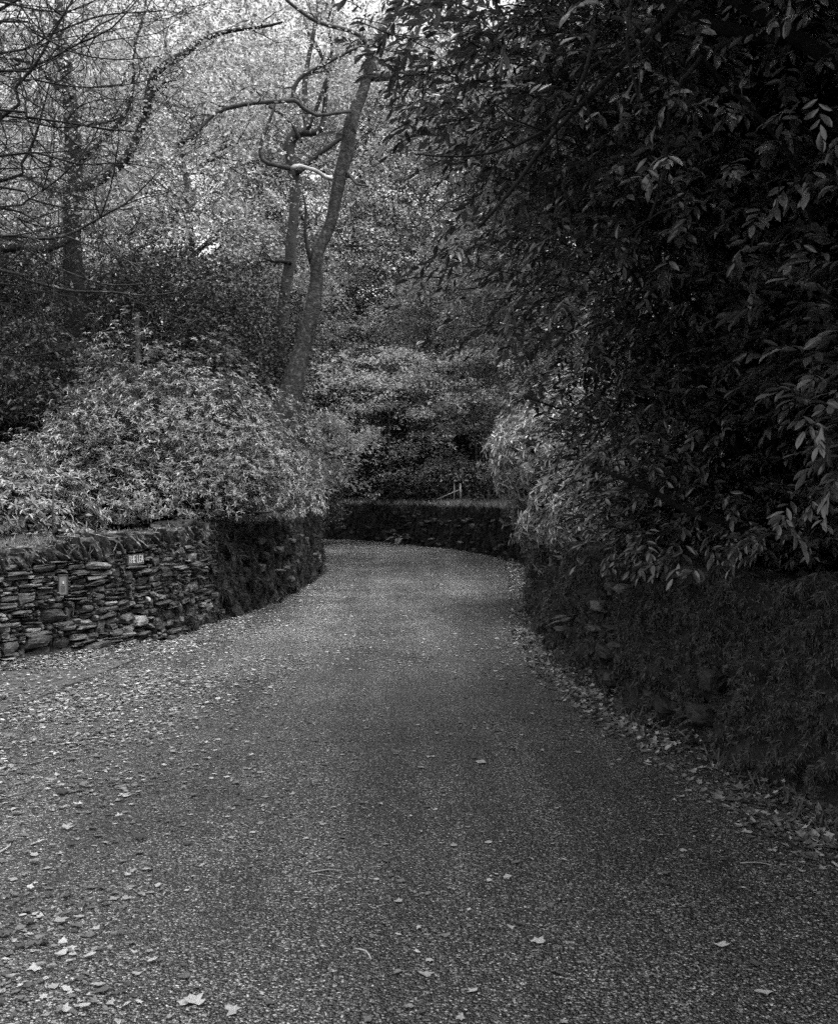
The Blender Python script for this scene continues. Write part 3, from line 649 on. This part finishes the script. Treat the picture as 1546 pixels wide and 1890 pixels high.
# layered beech saplings over the bend
def sprayed(name, label, base, tiers, matl='spray', L=.1, r=.05, bark='bark'):
    base = np.array(base, float); t = thing(name, label, 'tree', base, 'young beeches round the bend'); tr = MB(); lf = MB()
    top = base + [rng.normal(0, .2), rng.normal(0, .2), max(c[2] for c, _, _ in tiers) - base[2]]
    P = spline([base - [0, 0, .3], base * .6 + top * .4 + rng.normal(0, .1, 3), top], .4); tube(tr, P, np.linspace(r, .015, len(P)), 8, .1)
    for c, rad, n in tiers:
        c = np.array(c, float); i = np.argmin(abs(P[:, 2] - (c[2] - .5))); Q = spline([P[i], (P[i] + c) / 2 + [0, 0, .25], c], .3); tube(tr, Q, np.linspace(r * .5, .008, len(Q)), 5)
        cc = c + np.stack([rng.normal(0, rad, n), rng.normal(0, rad * .8, n), rng.normal(0, rad * .07, n)], 1); cc[:, 2] -= .3 * np.hypot(cc[:, 0] - c[0], cc[:, 1] - c[1]) ** 1.3 / max(rad, .5)
        leaf_clusters(lf, cc, .38, 30, L * 1.2, .08, .3)
        for k in range(0, n, 3): Q = spline([c, (c + cc[k]) / 2 + [0, 0, .08], cc[k]], .3); tube(tr, Q, np.linspace(.012, .004, len(Q)), 4)
    tr.build('trunk', M[bark], t); lf.build('crown', M[matl], t, smooth=False); return t
def T_(px, py, d, rad, n): return (at(px, py, d), rad, n)
sprayed('beech_sapling', 'young beech with bright layered sprays above the far wall', at(722, 925, 33), [T_(720, 645, 32, 1.6, 50), T_(790, 690, 32, 1.5, 40), T_(640, 690, 31, 1.5, 44), T_(700, 740, 32, 1.2, 30), T_(820, 745, 33, 1.2, 26), T_(690, 800, 32, .9, 22), T_(780, 820, 33, 1.0, 18), T_(730, 865, 32.5, .8, 18)])
sprayed('beech_sapling', 'young beech whose bright lower sprays reach over the corner of the left wall', at(560, 905, 25), [T_(600, 770, 24, .9, 40), T_(640, 790, 24, .6, 16), T_(560, 830, 24, .8, 40), T_(590, 860, 23.5, .6, 24), T_(560, 760, 25, .8, 24)])
sprayed('beech_sapling', 'shaded young beech behind the fence post on the far wall', at(880, 915, 31), [T_(850, 780, 31, 1.1, 50), T_(900, 720, 30, 1.2, 50), T_(830, 850, 31, .9, 36), T_(880, 650, 31, 1.4, 70)], 'canopy_dark')
sprayed('beech_sapling', 'grey leaved young tree at the left edge behind the dark yews', at(70, 760, 19), [T_(60, 600, 18.5, .8, 50), T_(130, 640, 18.5, .8, 50), T_(20, 660, 18, .7, 40), T_(110, 710, 18, .7, 36)], 'evergreen', .08)

# ------------------------------------------------------------------ the hand placed trees
def limb(mb, pts, d, k=9, jit=0.0, rough=.12, dd=0.0, seed=0):
    """pts: (px, py, width px); d: distance of the limb (metres), dd: change of distance along it"""
    n = len(pts); A = np.array([list(at(x, y, d + dd * i / (n - 1))) + [w_ / F * d / 2] for i, (x, y, w_) in enumerate(pts)])
    Q = spline(A, .18); 
    if jit: Q[:, :3] += jit * np.stack([noise(Q[:, :3] * 1.5, s + seed) for s in (1, 2, 3)], -1)
    tube(mb, Q[:, :3], np.maximum(Q[:, 3], .004), k, rough, seed); return Q
def twigs(mb, Q, n, L, lvl=1, r=.012, seed=0, lf=None, up=.2):
    """side shoots from a resampled limb Q (x,y,z,r)"""
    for a in range(n):
        i = rng.integers(len(Q) // 5, len(Q)); b_ = Q[i, :3]; T = unit(Q[min(i + 1, len(Q) - 1), :3] - Q[max(i - 1, 0), :3])
        d = unit(T * rng.uniform(.4, 1) + rdir(1)[0] * [1, .7, 1] * .9 + [0, 0, up]); l = L * rng.uniform(.4, 1.2)
        P = [b_]; dd = d.copy(); 
        for s in range(5): dd = unit(dd + rng.normal(0, .28, 3)); P.append(P[-1] + dd * l / 5)
        P = spline(np.array(P), l / 12); r0 = min(r, Q[i, 3] * .7); rr = np.linspace(r0, max(r0 * .25, .002), len(P)); tube(mb, P, rr, 5)
        if lvl > 0: twigs(mb, np.c_[P, rr], 3, L * .5, lvl - 1, r * .5, seed, lf, up)
        if lf is not None: lf.append(P[-1]); lf.append(P[len(P) // 2])
oak = thing('oak_tree', 'tall pale barked tree leaning right, rising behind the rhododendron', 'tree', at(505, 905, 20.5))
mb = MB(); Qt = limb(mb, [(497, 925, 48), (515, 830, 46), (528, 760, 42), (546, 678, 38), (570, 590, 31), (583, 516, 26), (590, 467, 25), (605, 418, 22), (622, 344, 23), (639, 285, 25), (654, 216, 27), (673, 162, 22), (688, 98, 20), (708, 54, 18), (728, 15, 17), (750, -60, 15), (765, -160, 11), (790, -300, 5)], 20, 16, .05, .3); mb.build('trunk', M['bark'], oak)
lf = []
for q, (pts, m_, dd) in enumerate([
    ([(686, 143, 17), (727, 138, 15), (745, 103, 14), (765, 70, 12), (780, 20, 10), (800, -60, 7)], 'bark', 1),
    ([(686, 93, 10), (664, 64, 9), (629, 52, 8), (585, 42, 7), (555, 20, 6), (531, 0, 5), (500, -30, 3)], 'bark_dark', -1),
    ([(573, 485, 9), (570, 470, 9), (563, 433, 7), (565, 393, 5), (560, 360, 3)], 'bark_dark', -.5),
    ([(640, 318, 7), (650, 328, 6), (659, 339, 5), (674, 342, 3)], 'bark_dark', -.5),
    ([(659, 339, 5), (650, 360, 3), (639, 379, 2)], 'bark_dark', -.5),
    ([(648, 204, 8), (620, 208, 7), (585, 214, 7), (555, 197, 8), (541, 186, 9), (492, 189, 8), (433, 197, 8), (393, 211, 7), (364, 241, 6), (324, 270, 4)], 'bark_dark', -1),
    ([(541, 186, 8), (543, 162, 8), (560, 138, 7), (600, 118, 6), (639, 98, 5), (664, 86, 4)], 'bark_dark', 0)]):
    mb = MB(); Q = limb(mb, pts, 20 if q < 5 else 19, 8, .02, .15, dd, q)
    if q not in (2, 3, 4): twigs(mb, Q, 7, 1.0, 1, .018, q, lf)
    else: twigs(mb, Q, 2, .5, 0, .01)
    mb.build('branch', M[m_], oak)
mb = MB(); Q = limb(mb, [(612, 329, 10), (598, 326, 8), (584, 316, 9), (570, 312, 7), (553, 307, 8), (536, 311, 7)], 19.5, 9, .02, .4, -.3); mb.build('branch', M['bark_pale'], oak)['label'] = 'bleached bare crooked branch'
mb = MB(); Q = limb(mb, [(536, 311, 9), (510, 306, 8), (484, 295, 8), (481, 265, 7), (492, 236, 6), (506, 197, 5), (511, 157, 3)], 19.2, 8, .01, .12, 0); twigs(mb, Q, 4, .6, 0, .01); mb.build('branch', M['bark_dark'], oak)
cc = np.array(lf); cl = [at(rng.uniform(540, 860), rng.uniform(-260, 120), rng.uniform(18, 23)) for _ in range(130)] + [at(rng.uniform(380, 840), rng.uniform(60, 420), rng.uniform(20.8, 23)) for _ in range(150)]
mb = MB(); leaf_clusters(mb, np.vstack([cc[rng.choice(len(cc), min(90, len(cc)), replace=False)], cl]), .35, 16, .09, .3); mb.build('crown', M['canopy'], oak, smooth=False)

tw = thing('twisted_tree', 'dark crooked tree behind the leaning trunk with snaking limbs', 'tree', at(520, 905, 24))
mb = MB(); limb(mb, [(508, 925, 24), (516, 700, 23), (526, 541, 21), (536, 477, 21), (541, 418, 20), (546, 344, 19), (540, 300, 19), (533, 272, 20), (540, 254, 20), (553, 246, 18), (566, 238, 13), (563, 197, 12), (565, 138, 10), (575, 80, 8), (590, 0, 6), (600, -80, 4)], 24, 12, .02, .16); mb.build('trunk', M['bark_dark'], tw)
lf = []
for q, pts in enumerate([[(560, 246, 13), (580, 244, 12), (592, 234, 11), (597, 216, 10), (604, 150, 8), (612, 90, 7), (606, 40, 5), (620, -20, 4)],
    [(548, 318, 13), (560, 310, 11), (580, 290, 10), (610, 270, 9), (629, 256, 8), (650, 250, 4)],
    [(568, 240, 8), (600, 150, 7), (590, 95, 7), (570, 60, 5), (560, 30, 3)],
    [(556, 262, 6), (545, 240, 6), (525, 215, 5), (500, 200, 5), (480, 175, 4), (466, 160, 3)],
    [(578, 298, 6), (595, 315, 5), (612, 328, 4)],
    [(538, 484, 8), (515, 483, 7), (495, 480, 5), (484, 470, 3)], [(604, 108, 8), (640, 100, 6), (665, 85, 5), (700, 60, 3)]]):
    mb = MB(); Q = limb(mb, pts, 23.8, 8, .02, .15, .4, q + 9); twigs(mb, Q, 6, .9, 1, .016, q, lf); mb.build('branch', M['bark_black'], tw)
cc = np.array(lf); cl = [at(rng.uniform(400, 780), rng.uniform(-200, 160), rng.uniform(21, 26)) for _ in range(130)] + [at(rng.uniform(380, 800), rng.uniform(100, 500), rng.uniform(24.5, 27)) for _ in range(120)]
mb = MB(); leaf_clusters(mb, np.vstack([cc[rng.choice(len(cc), min(80, len(cc)), replace=False)], cl]), .4, 16, .09, .3); mb.build('crown', M['canopy'], tw, smooth=False)

dk = thing('sycamore_tree', 'thick dark trunk at the left with heavy limbs and small backlit leaves', 'tree', at(140, 870, 21))
mb = MB(); limb(mb, [(145, 900, 40), (143, 700, 38), (136, 520, 36), (133, 418, 34), (135, 295, 32), (130, 200, 28), (120, 100, 24), (110, 20, 18), (100, -80, 12)], 21, 12, .04, .16); mb.build('trunk', M['bark_black'], dk)
lf = []
for q, pts in enumerate([[(140, 352, 20), (182, 334, 18), (218, 310, 17), (240, 285, 16), (262, 230, 15), (268, 192, 14), (280, 150, 14), (298, 130, 14), (344, 93, 13), (383, 71, 10), (445, 55, 7), (520, 45, 4)],
    [(262, 210, 9), (270, 180, 8), (295, 160, 8), (305, 175, 5)], [(130, 180, 14), (100, 150, 12), (79, 128, 10), (40, 110, 8), (0, 108, 6)],
    [(132, 440, 10), (90, 455, 12), (40, 462, 14), (0, 465, 15), (-60, 470, 15)], [(136, 300, 10), (200, 250, 9), (240, 180, 7), (255, 90, 6), (270, 0, 4)],
    [(324, 270, 9), (350, 250, 9), (370, 230, 8)], [(366, 305, 6), (390, 285, 6), (415, 270, 5), (440, 255, 3)]]):
    mb = MB(); Q = limb(mb, pts, 20.5, 8, .09, .15, 0, q + 19); twigs(mb, Q, 8, 1.3, 1, .018, q, lf); mb.build('branch', M['bark_black'], dk)
cc = np.array(lf); cl = [at(rng.uniform(-80, 470), rng.uniform(-220, 430), rng.uniform(16.5, 22.5)) for _ in range(820)]
mb = MB(); leaf_clusters(mb, np.vstack([cc[rng.choice(len(cc), min(140, len(cc)), replace=False)], cl]), .5, 24, .085, .25); mb.build('crown', M['canopy'], dk, smooth=False)

# nearly bare arching twigs that reach in from the left, close to the camera
be = thing('bare_tree', 'almost leafless tree out of frame whose long thin branches arch in from the left edge', 'tree', (-6.3, 7.6, gz(-6.3, 7.6)))
mb = MB(); Qb = spline([(-6.3, 7.6, .8), (-6.2, 7.5, 3), (-6.3, 7.4, 5.5), (-6.1, 7.2, 8.5)], .3); tube(mb, Qb, np.linspace(.16, .07, len(Qb)), 10, .15); mb.build('trunk', M['bark_dark'], be)
lf = []
stm = [[(0, 221, 9), (30, 162, 8), (64, 123, 7), (98, 64, 6), (138, 0, 5), (160, -50, 4)],
 [(0, 334, 8), (39, 300, 7), (64, 256, 6), (79, 211, 5), (92, 160, 3)],
 [(0, 435, 9), (64, 440, 8), (123, 433, 7), (167, 413, 6), (206, 391, 5), (236, 374, 4), (275, 339, 3), (305, 305, 2)],
 [(0, 499, 7), (50, 518, 6), (123, 535, 6), (211, 538, 5), (275, 546, 4), (325, 541, 3)],
 [(0, 435, 6), (50, 457, 5), (98, 492, 5), (162, 516, 4), (211, 526, 4), (265, 525, 3)],
 [(0, 204, 7), (50, 216, 6), (123, 224, 5), (197, 241, 5), (246, 243, 3)],
 [(0, 130, 6), (64, 123, 6), (148, 84, 5), (207, 54, 4), (256, 0, 3)],
 [(0, 98, 6), (98, 59, 5), (190, 30, 4), (300, 20, 3)], [(0, 40, 6), (60, 60, 5), (130, 95, 4), (210, 110, 3), (300, 100, 2)],
 [(0, 290, 6), (70, 285, 5), (140, 300, 4), (230, 300, 3), (290, 310, 2)], [(0, 380, 5), (50, 370, 4), (110, 330, 4), (170, 260, 3), (200, 200, 2)],
 [(0, 20, 8), (40, -30, 6), (70, -60, 5)], [(0, 655, 5), (50, 656, 4), (120, 645, 3), (180, 635, 2)], [(0, 560, 4), (60, 570, 3), (110, 600, 3), (150, 640, 2)]]
for q in range(8):
    y0 = rng.uniform(-40, 620); x1 = rng.uniform(140, 420); up_ = rng.uniform(-.9, .35); bow = rng.uniform(20, 90)
    stm.append([(x1 * t, y0 + up_ * x1 * t * .6 + bow * math.sin(t * 2.6), 5.5 - 4 * t) for t in (0, .2, .4, .6, .8, 1)])
for q, pts in enumerate(stm):
    d = 6.6 + .5 * math.sin(q * 2.1); a = at(pts[0][0], pts[0][1], d); i = int(np.clip(np.argmin(abs(Qb[:, 2] - (a[2] + .3))), 0, len(Qb) - 1))
    A = [list(Qb[i]) + [.028]] + [list((Qb[i] + a) / 2 + [0, 0, -.1]) + [.022]] + [list(at(x, y, d)) + [w_ / F * d / 2 * .8] for x, y, w_ in pts]
    Q = spline(A, .1); Q[:, :3] += .015 * np.stack([noise(Q[:, :3] * 3, s + q) for s in (1, 2, 3)], -1); mb = MB(); tube(mb, Q[:, :3], np.maximum(Q[:, 3], .0025), 6)
    n0 = int(len(Q) * .35); twigs(mb, Q[n0:], 11, .85, 2, .006, q, lf, -.05); mb.build('branch', M['bark' if q in (2, 3, 4) else 'bark_black'], be)
cc = np.array(lf); cc = cc[rng.choice(len(cc), 150, replace=False)]; n = len(cc)
mb = MB(); leaves(mb, cc, rdir(n) + [0, 0, -.7], rdir(n), rng.uniform(.03, .06, n), rng.uniform(.018, .035, n), 'hex', .1, .2); mb.build('last_leaves', M['spray'], be, smooth=False)

# heavy limbs and drooping shoots of the laurel
lau = bpy.data.objects['laurel_tree']
for q, (pts, d) in enumerate([([(1240, 0, 26), (1285, 28, 26), (1347, 50, 28), (1400, 66, 28), (1470, 72, 28), (1560, 130, 32)], 4.6), ([(1335, -10, 22), (1408, 34, 24), (1464, 67, 28), (1546, 118, 34), (1640, 190, 40)], 4.5),
    ([(1640, 190, 46), (1560, 400, 46), (1500, 700, 44), (1440, 900, 44), (1450, 1000, 50), (1470, 1090, 55)], 7.4), ([(1173, -20, 8), (1162, 84, 7), (1173, 146, 6), (1184, 190, 4)], 4.2),
    ([(1440, 960, 34), (1400, 870, 30), (1330, 800, 26), (1240, 760, 18), (1150, 730, 10)], 7.5), ([(1300, 100, 10), (1240, 180, 9), (1230, 300, 7), (1200, 400, 4)], 4.3), ([(1100, 60, 8), (1050, 200, 7), (950, 270, 6), (850, 290, 4), (770, 285, 3)], 4.4),
    ([(1250, 20, 12), (1150, 120, 10), (1030, 240, 9), (960, 330, 7), (880, 420, 5)], 4.5), ([(1480, 1000, 20), (1300, 960, 14), (1200, 900, 10), (1100, 860, 6)], 6)]):
    mb = MB(); Q = limb(mb, pts, d, 8, .02, .12, 0, q + 40)
    if q in (3, 5, 6, 7, 8): twigs(mb, Q, 6, .5, 0, .005)
    mb.build('branch', M['bark_black'], lau)
# ------------------------------------------------------------------ stakes, fence, stump
def stake(label, p0, p1, wpx, d, m='wood', name='fence_post', group='posts along the walls'):
    a, b_ = at(*p0, d), at(*p1, d); r = wpx / F * d / 2; t = thing(name, label, 'post', a, group)
    mb = MB(); T = b_ - a; k = 6; P = np.array([a - [0, 0, .25], a * .5 + b_ * .5 + rng.normal(0, .006, 3), b_]); tube(mb, P, [r * 1.05, r, r * .92], 8, .06); mb.build('shaft', M[m], t)
    mb = MB(); tube(mb, [b_ - [0, 0, .03], b_ + [0, 0, .012]], [r * 1.0, r * .5], 8); mb.build('top', M[m], t); return t
stake('slim dark stake at the left end of the wall top, before the small rhododendron', (100, 1000), (100, 895), 3.5, 10.2, 'bark_dark')
stake('thin dark stake in front of the big rhododendron, above the name slate', (274, 982), (273, 905), 3, 11.2, 'bark_dark')
stake('left one of two dark posts on the mossy corner', (532, 960), (531, 895), 4, 16.5, 'bark_dark')
stake('right one of two dark posts on the mossy corner', (553, 957), (554, 903), 4, 17.5, 'bark_dark')
stake('pale post standing on the far wall', (849, 930), (849, 893), 4, 29.4)
stake('thin pale cane beside the pale post on the far wall', (838, 930), (838, 893), 2.2, 29.4)
stake('left dark post at the right end of the far wall', (902, 940), (902, 905), 4, 26.5, 'bark_dark')
stake('right dark thick post at the right end of the far wall', (925, 950), (925, 915), 7, 24.5, 'bark_dark')
a, b_ = at(806, 922, 29.5), at(850, 903, 29.4); mb = MB(); tube(mb, [a, b_], [.022, .022], 6); tag(mb.build('fence_rail', M['wood'], None, a), 'pale rail slanting up to the pale post on the far wall', 'rail')
st = thing('broken_stump', 'pale dead stem standing behind the top of the rhododendron', 'stump', at(253, 700, 16)); mb = MB(); limb(mb, [(250, 800, 11), (251, 700, 10), (254, 640, 10), (252, 600, 9), (254, 584, 7)], 16, 8, .01, .2); mb.build('stem', M['bark'], st)
mb = MB(); limb(mb, [(252, 612, 4), (265, 606, 3), (285, 604, 2)], 16, 5); mb.build('snag', M['bark'], st)
# ------------------------------------------------------------------ ferns and grass
def fern(label, base, n, L, az0, az1, group='ferns along the walls', m='fern', el_=(.3, 1.0)):
    base = np.array(base, float); t = thing('fern', label, 'fern', base, group)
    for q in range(n):
        a = az0 + (az1 - az0) * (q + .5) / n + rng.normal(0, .15); e = rng.uniform(*el_); l = L * rng.uniform(.7, 1.15)
        d = np.array([math.cos(a) * math.cos(e), math.sin(a) * math.cos(e), math.sin(e)]); P = []
        for s in np.linspace(0, 1, 14): P.append(base + d * l * s + np.array([0, 0, -.55 * l * s ** 2.2]))
        P = np.array(P); mb = MB(); tube(mb, P, np.linspace(.003, .001, len(P)), 4)
        S = np.linspace(.12, .98, 22); B = np.stack([np.interp(S, np.linspace(0, 1, 14), P[:, k]) for k in range(3)], 1); T = unit(np.gradient(B, axis=0)); sd_ = unit(np.cross(T, [0, 0, 1])); wv = np.sin(np.pi * np.clip(S * .92 + .08, 0, 1)) ** .7 * l * .17
        for sg in (-1, 1): leaves(mb, B, sd_ * sg + T * .45, np.cross(sd_, T), wv, wv * .3, 'hex', .15, .05)
        mb.build('frond', M[m], t, smooth=False)
fern('bright little fern at the foot of the right wall beside the lane', at(985, 1188, 10.3), 5, .26, 2.2, 5.6)
fern('fern growing out of the right wall just above the bright one', at(1062, 1150, 9.2), 5, .32, 2.4, 4.6)
fern('tufted fern at the wall foot below the pale laurel bush', at(985, 1125, 13.0), 8, .42, 1.6, 5.2)
fern('small fern at the foot of the far wall', at(740, 995, 31), 8, .7, 2.6, 6.2)
fern('dark fern low on the near part of the right wall', at(1318, 1330, 6.1), 6, .3, 2.5, 4.8, m='moss')
fern('fern at the wall foot under the lowest laurel leaves', at(1003, 1075, 15.0), 7, .4, 2.0, 5)
def tufts(name, label, P, n, L, m='grass', spread=.12):
    P = np.asarray(P); k = rng.integers(0, len(P), n); p = P[k] + rng.normal(0, 1, (n, 3)) * [spread, spread, .01]
    p = p[noise(p * 2.2, 77) > -.2]; n = len(p); mb = MB(); ll = rng.uniform(.4, 1.2, n) * L
    leaves(mb, p, rdir(n) * .55 + [0, 0, 1], rdir(n, .2), ll, ll * .07 + .003, 'quad', .3, .1); return kind(mb.build(name, M[m], None, smooth=False), 'stuff', label)
def top_line(P, side, H, off, y0, y1):
    s, T = path_frame(P); N = np.stack([T[:, 1], -T[:, 0]], 1) * side; q = P - N * off; k = (P[:, 1] > y0) & (P[:, 1] < y1); return np.c_[q[k], np.full(k.sum(), H)]
tufts('grass', 'rough pale grass growing behind the stone coping', np.vstack([top_line(Lp, 1, 1.0, o_, 6.5, 11.6) for o_ in (.45, .6, .8, 1.1)]), 16000, .16, spread=.15)
tufts('grass', 'short grass along the mossy wall top', top_line(Lp, 1, 1.2, .3, 11, 20), 5000, .09)
tufts('grass', 'pale grass along the top of the far wall', np.vstack([top_line(Rp, -1, 1.27, .25, 23, 35.5), top_line(Rp, -1, 1.25, .6, 23, 35.5)]), 6000, .22, spread=.2)
tufts('grass', 'sparse dark grass at the foot of the right wall', top_line(Rp, -1, 0, -.06, 3.5, 20), 3500, .11, 'moss', .06)
# low leafy undergrowth on the bank (ground cover)
def cover(label, n, x0, x1, y0, y1, L, m, h=.45, cut=-.35):
    x = rng.uniform(x0, x1, n); y = rng.uniform(y0, y1, n); d = np.minimum(dist(x, y, Lp), dist(x, y, Rp)); k = (~inside(x, y)) & (d > .5) & (noise(np.stack([x * .6, y * .6, x * 0], -1), 15) > cut); x, y = x[k], y[k]; n = len(x)
    z = ground_z(x, y) + rng.random(n) ** 1.5 * h * (1 + noise(np.stack([x, y, x * 0], -1), 16)); mb = MB()
    leaves(mb, np.stack([x, y, z], 1), rdir(n, .5), np.array([0, 0, 1]) + rdir(n) * .8, rng.uniform(.6, 1.3, n) * L, L * .55, 'quad'); kind(mb.build('undergrowth', M[m], None, smooth=False), 'stuff', label)
cover('low undergrowth on the bank beyond the far wall', 150000, -12, 9, 26, 46, .13, 'evergreen', 1.3, -.8)
cover('low undergrowth behind the left wall', 40000, -14, -2, 9, 30, .09, 'evergreen', .4)
cover('undergrowth beneath the laurel on the right bank', 30000, 2, 9, 2, 24, .1, 'evergreen', .5)

cover('undergrowth high on the bank deep in the wood', 90000, -26, 22, 45, 72, .2, 'evergreen', 1.6, -.8)
# ------------------------------------------------------------------ fallen leaves
def fallen(n_try, x0, x1, y0, y1, prob, size):
    x = rng.uniform(x0, x1, n_try); y = rng.uniform(y0, y1, n_try); k = inside(x, y); x, y = x[k], y[k]
    dl, dr = dist(x, y, Lp), dist(x, y, Rp); p = prob(x, y, dl, dr) * (.25 + 1.3 * np.clip(noise(np.stack([x * 1.5, y * 1.1, x * 0], -1), 21) + .25 + .5 * noise(np.stack([x * 5, y * 5, x * 0], -1), 22), 0, 1.4)); k = rng.random(len(x)) < p
    return x[k], y[k], dl[k], dr[k]
def leaf_poly(mb, x, y, z, size, lobes=True, tilt=.22):
    n = len(x); K = 11; a = np.linspace(0, 2 * np.pi, K, endpoint=False)[None] + rng.uniform(0, 6.28, (n, 1)); r = rng.uniform(.45, 1.0, (n, K)) * np.where(np.arange(K) % 2, .72, 1.05)
    st_ = rng.uniform(.5, 1, (n, 1)); th = rng.uniform(0, 6.28, n)
    px = np.cos(a) * r; py = np.sin(a) * r * st_; c, s = np.cos(th)[:, None], np.sin(th)[:, None]; X_ = (px * c - py * s) * size[:, None]; Y_ = (px * s + py * c) * size[:, None]
    tl = rng.normal(0, tilt, (n, 2)); Z_ = X_ * tl[:, :1] + Y_ * tl[:, 1:] + size[:, None] * .35 * np.abs(rng.normal(0, .5, (n, 1))) * (r ** 2) * np.abs(np.cos(a - th[:, None])); Z_ = Z_ - Z_.min(1, keepdims=True) * .8
    V = np.concatenate([np.stack([x, y, z], 1)[:, None], np.stack([X_ + x[:, None], Y_ + y[:, None], Z_ + z[:, None] + .002], -1)], 1); V[:, 0, 2] += size * .06
    off = (np.arange(n) * (K + 1))[:, None, None]; j = np.arange(K); f = np.stack([np.zeros(K, int), 1 + j, 1 + (j + 1) % K], 1); mb.add(V.reshape(-1, 3), (f[None] + off).reshape(-1, 3))
def leaf_z(x, y):
    xv = np.interp(y, ve[:, 1], ve[:, 0]); xl = np.interp(y, Lp[:, 1], Lp[:, 0]); t = np.clip((xv - x) / np.maximum(xv - xl, .05), 0, 1)
    return np.where((x < xv) & (y < 10.15), np.interp(t, [0, .12, .35, .7, 1], [.014, .032, .042, .056, .08]), .003)
def pr(x, y, dl, dr):
    left = 1 / (1 + np.exp((x + 1.35 + .10 * (y - 5)) / .33)) * (y < 11.5)
    return .028 + 1.2 * np.exp(-dl / .45) + .6 * left * (y > 1) + 1.2 * np.exp(-np.maximum(dr - .05, 0) / .2) + .10 * np.exp(-dr / .6) + .09 * (y > 8.5)
mb = MB(); x, y, dl, dr = fallen(190000, -7, 3.2, 1.5, 13, pr, None)
leaf_poly(mb, x, y, road_z(x, y) + leaf_z(x, y) + rng.random(len(x)) * .02 * np.exp(-np.minimum(dl, dr) / .3), rng.uniform(.006, .030, len(x)) * rng.uniform(.5, 1.2, len(x)), tilt=.09)
x, y, dl, dr = fallen(80000, -7, -1.0, 2.2, 10.5, lambda x, y, dl, dr: .62 / (1 + np.exp((x + 1.85 + .10 * (y - 5)) / .3)) + .5 * np.exp(-dl / .4), None)
leaf_poly(mb, x, y, road_z(x, y) + leaf_z(x, y) + rng.random(len(x)) * .012, rng.uniform(.011, .038, len(x)) * rng.uniform(.6, 1.1, len(x)), tilt=.11)
x, y, dl, dr = fallen(130000, -14, 3.2, 13, 37, pr, None)
leaf_poly(mb, x, y, road_z(x, y) + .003, rng.uniform(.014, .034, len(x)), tilt=.12)
x, y, dl, dr = fallen(120000, .9, 3.2, 2.5, 24, lambda x, y, dl, dr: 1.3 * (dr < .42) * np.exp(-dr / .25), None)
leaf_poly(mb, x, y, road_z(x, y) + .003 + .09 * np.exp(-dr / .10) * rng.random(len(x)), rng.uniform(.012, .036, len(x)), tilt=.35)
kind(mb.build('leaf_litter', M['litter'], None, smooth=False), 'stuff', 'fallen autumn leaves strewn over the tarmac and along the wall feet')
# small grit and crumbs of leaf
mb = MB(); x, y, dl, dr = fallen(200000, -5, 2.5, 1.8, 10, lambda x, y, dl, dr: .04 + .5 * np.exp(-dl / .8) + .25 / (1 + np.exp((x + 1.2) / .4)) + .3 * np.exp(-dr / .3), None)
leaf_poly(mb, x, y, road_z(x, y) + .003, rng.uniform(.003, .010, len(x))); kind(mb.build('leaf_crumbs', M['litter'], None, smooth=False), 'stuff', 'crumbs of broken leaf and grit on the tarmac')
# leaves and twigs one can point to
def one_leaf(label, px, py, size, m='litter_pale', z=.004, up=0):
    d = EYE * F / (py - HY); p = at(px, py, d); mb = MB(); leaf_poly(mb, np.array([p[0]]), np.array([p[1]]), np.array([float(road_z(p[:1], p[1:2])[0]) + z]), np.array([size]), tilt=.1)
    tag(mb.build('fallen_leaf', M[m], None, p, smooth=False), label, 'leaf', 'larger leaves lying on the tarmac')
M['litter_pale'] = leaf_mat('pale_fallen_leaf', .28, .5, .05, .5, .35); M['litter_dark'] = leaf_mat('dark_fallen_leaf', .015, .04, .05, .5, .35)
for q in [('large pale leaf near the bottom right corner', 1405, 1840, .045), ('pale star shaped leaf low in the middle right of the lane', 1330, 1752, .04), ('pale torn leaf by the bottom left corner', 120, 1872, .045),
          ('pale leaf at the bottom edge left of the middle', 362, 1858, .045), ('small star shaped pale leaf left of the middle at the bottom', 280, 1784, .03), ('pale leaf at mid height of the open tarmac, right of centre', 885, 1408, .05),
          ('pale leaf in the middle of the lower lane', 992, 1745, .035), ('pale leaf left in the middle distance of the tarmac', 230, 1467, .05), ('pale leaf beside the narrow verge at left', 240, 1278, .055),
          ('small pale leaf on the dark lower right tarmac', 1040, 1590, .028), ('small pale leaf in the centre of the lane', 900, 1557, .025)]: one_leaf(*q)
for q in [('dark curled leaf on the left tarmac', 260, 1550, .05), ('dark wet leaf near the bottom left', 85, 1748, .04), ('dark leaf below the narrow verge', 275, 1360, .06), ('dark leaf at the left edge of the tarmac', 115, 1464, .06)]: one_leaf(*q, 'litter_dark', .012)
def twig(label, a, b_, r=.004):
    P = [at(px, py, EYE * F / (py - HY)) for px, py in (a, b_)]; m_ = (P[0] + P[1]) / 2 + [.01, .02, 0]; mb = MB(); Q = spline([P[0], m_, P[1]], .03); Q[:, 2] = .012; tube(mb, Q, np.linspace(r, r * .5, len(Q)), 5); tag(mb.build('twig', M['bark_pale'], None, P[0], smooth=True), label, 'twig', 'twigs on the tarmac')
twig('pale twig lying across the middle of the lane', (575, 1615), (625, 1612)); twig('pale bent twig in the lower middle of the lane', (655, 1757), (685, 1777)); twig('thin pale twig at the right of the tarmac', (1365, 1598), (1425, 1602), .003); twig('pale twig poking in at the left edge', (0, 1578), (20, 1562), .005)
p = at(1215, 1297, 7.0); mb = MB(); leaves(mb, [p], [[.1, -.15, 1]], [[-.4, -1, .2]], .075, .045, 'long', .1, .2); tag(mb.build('fallen_leaf', M['litter_pale'], None, p), 'single pale leaf caught upright on the foot of the right wall', 'leaf')
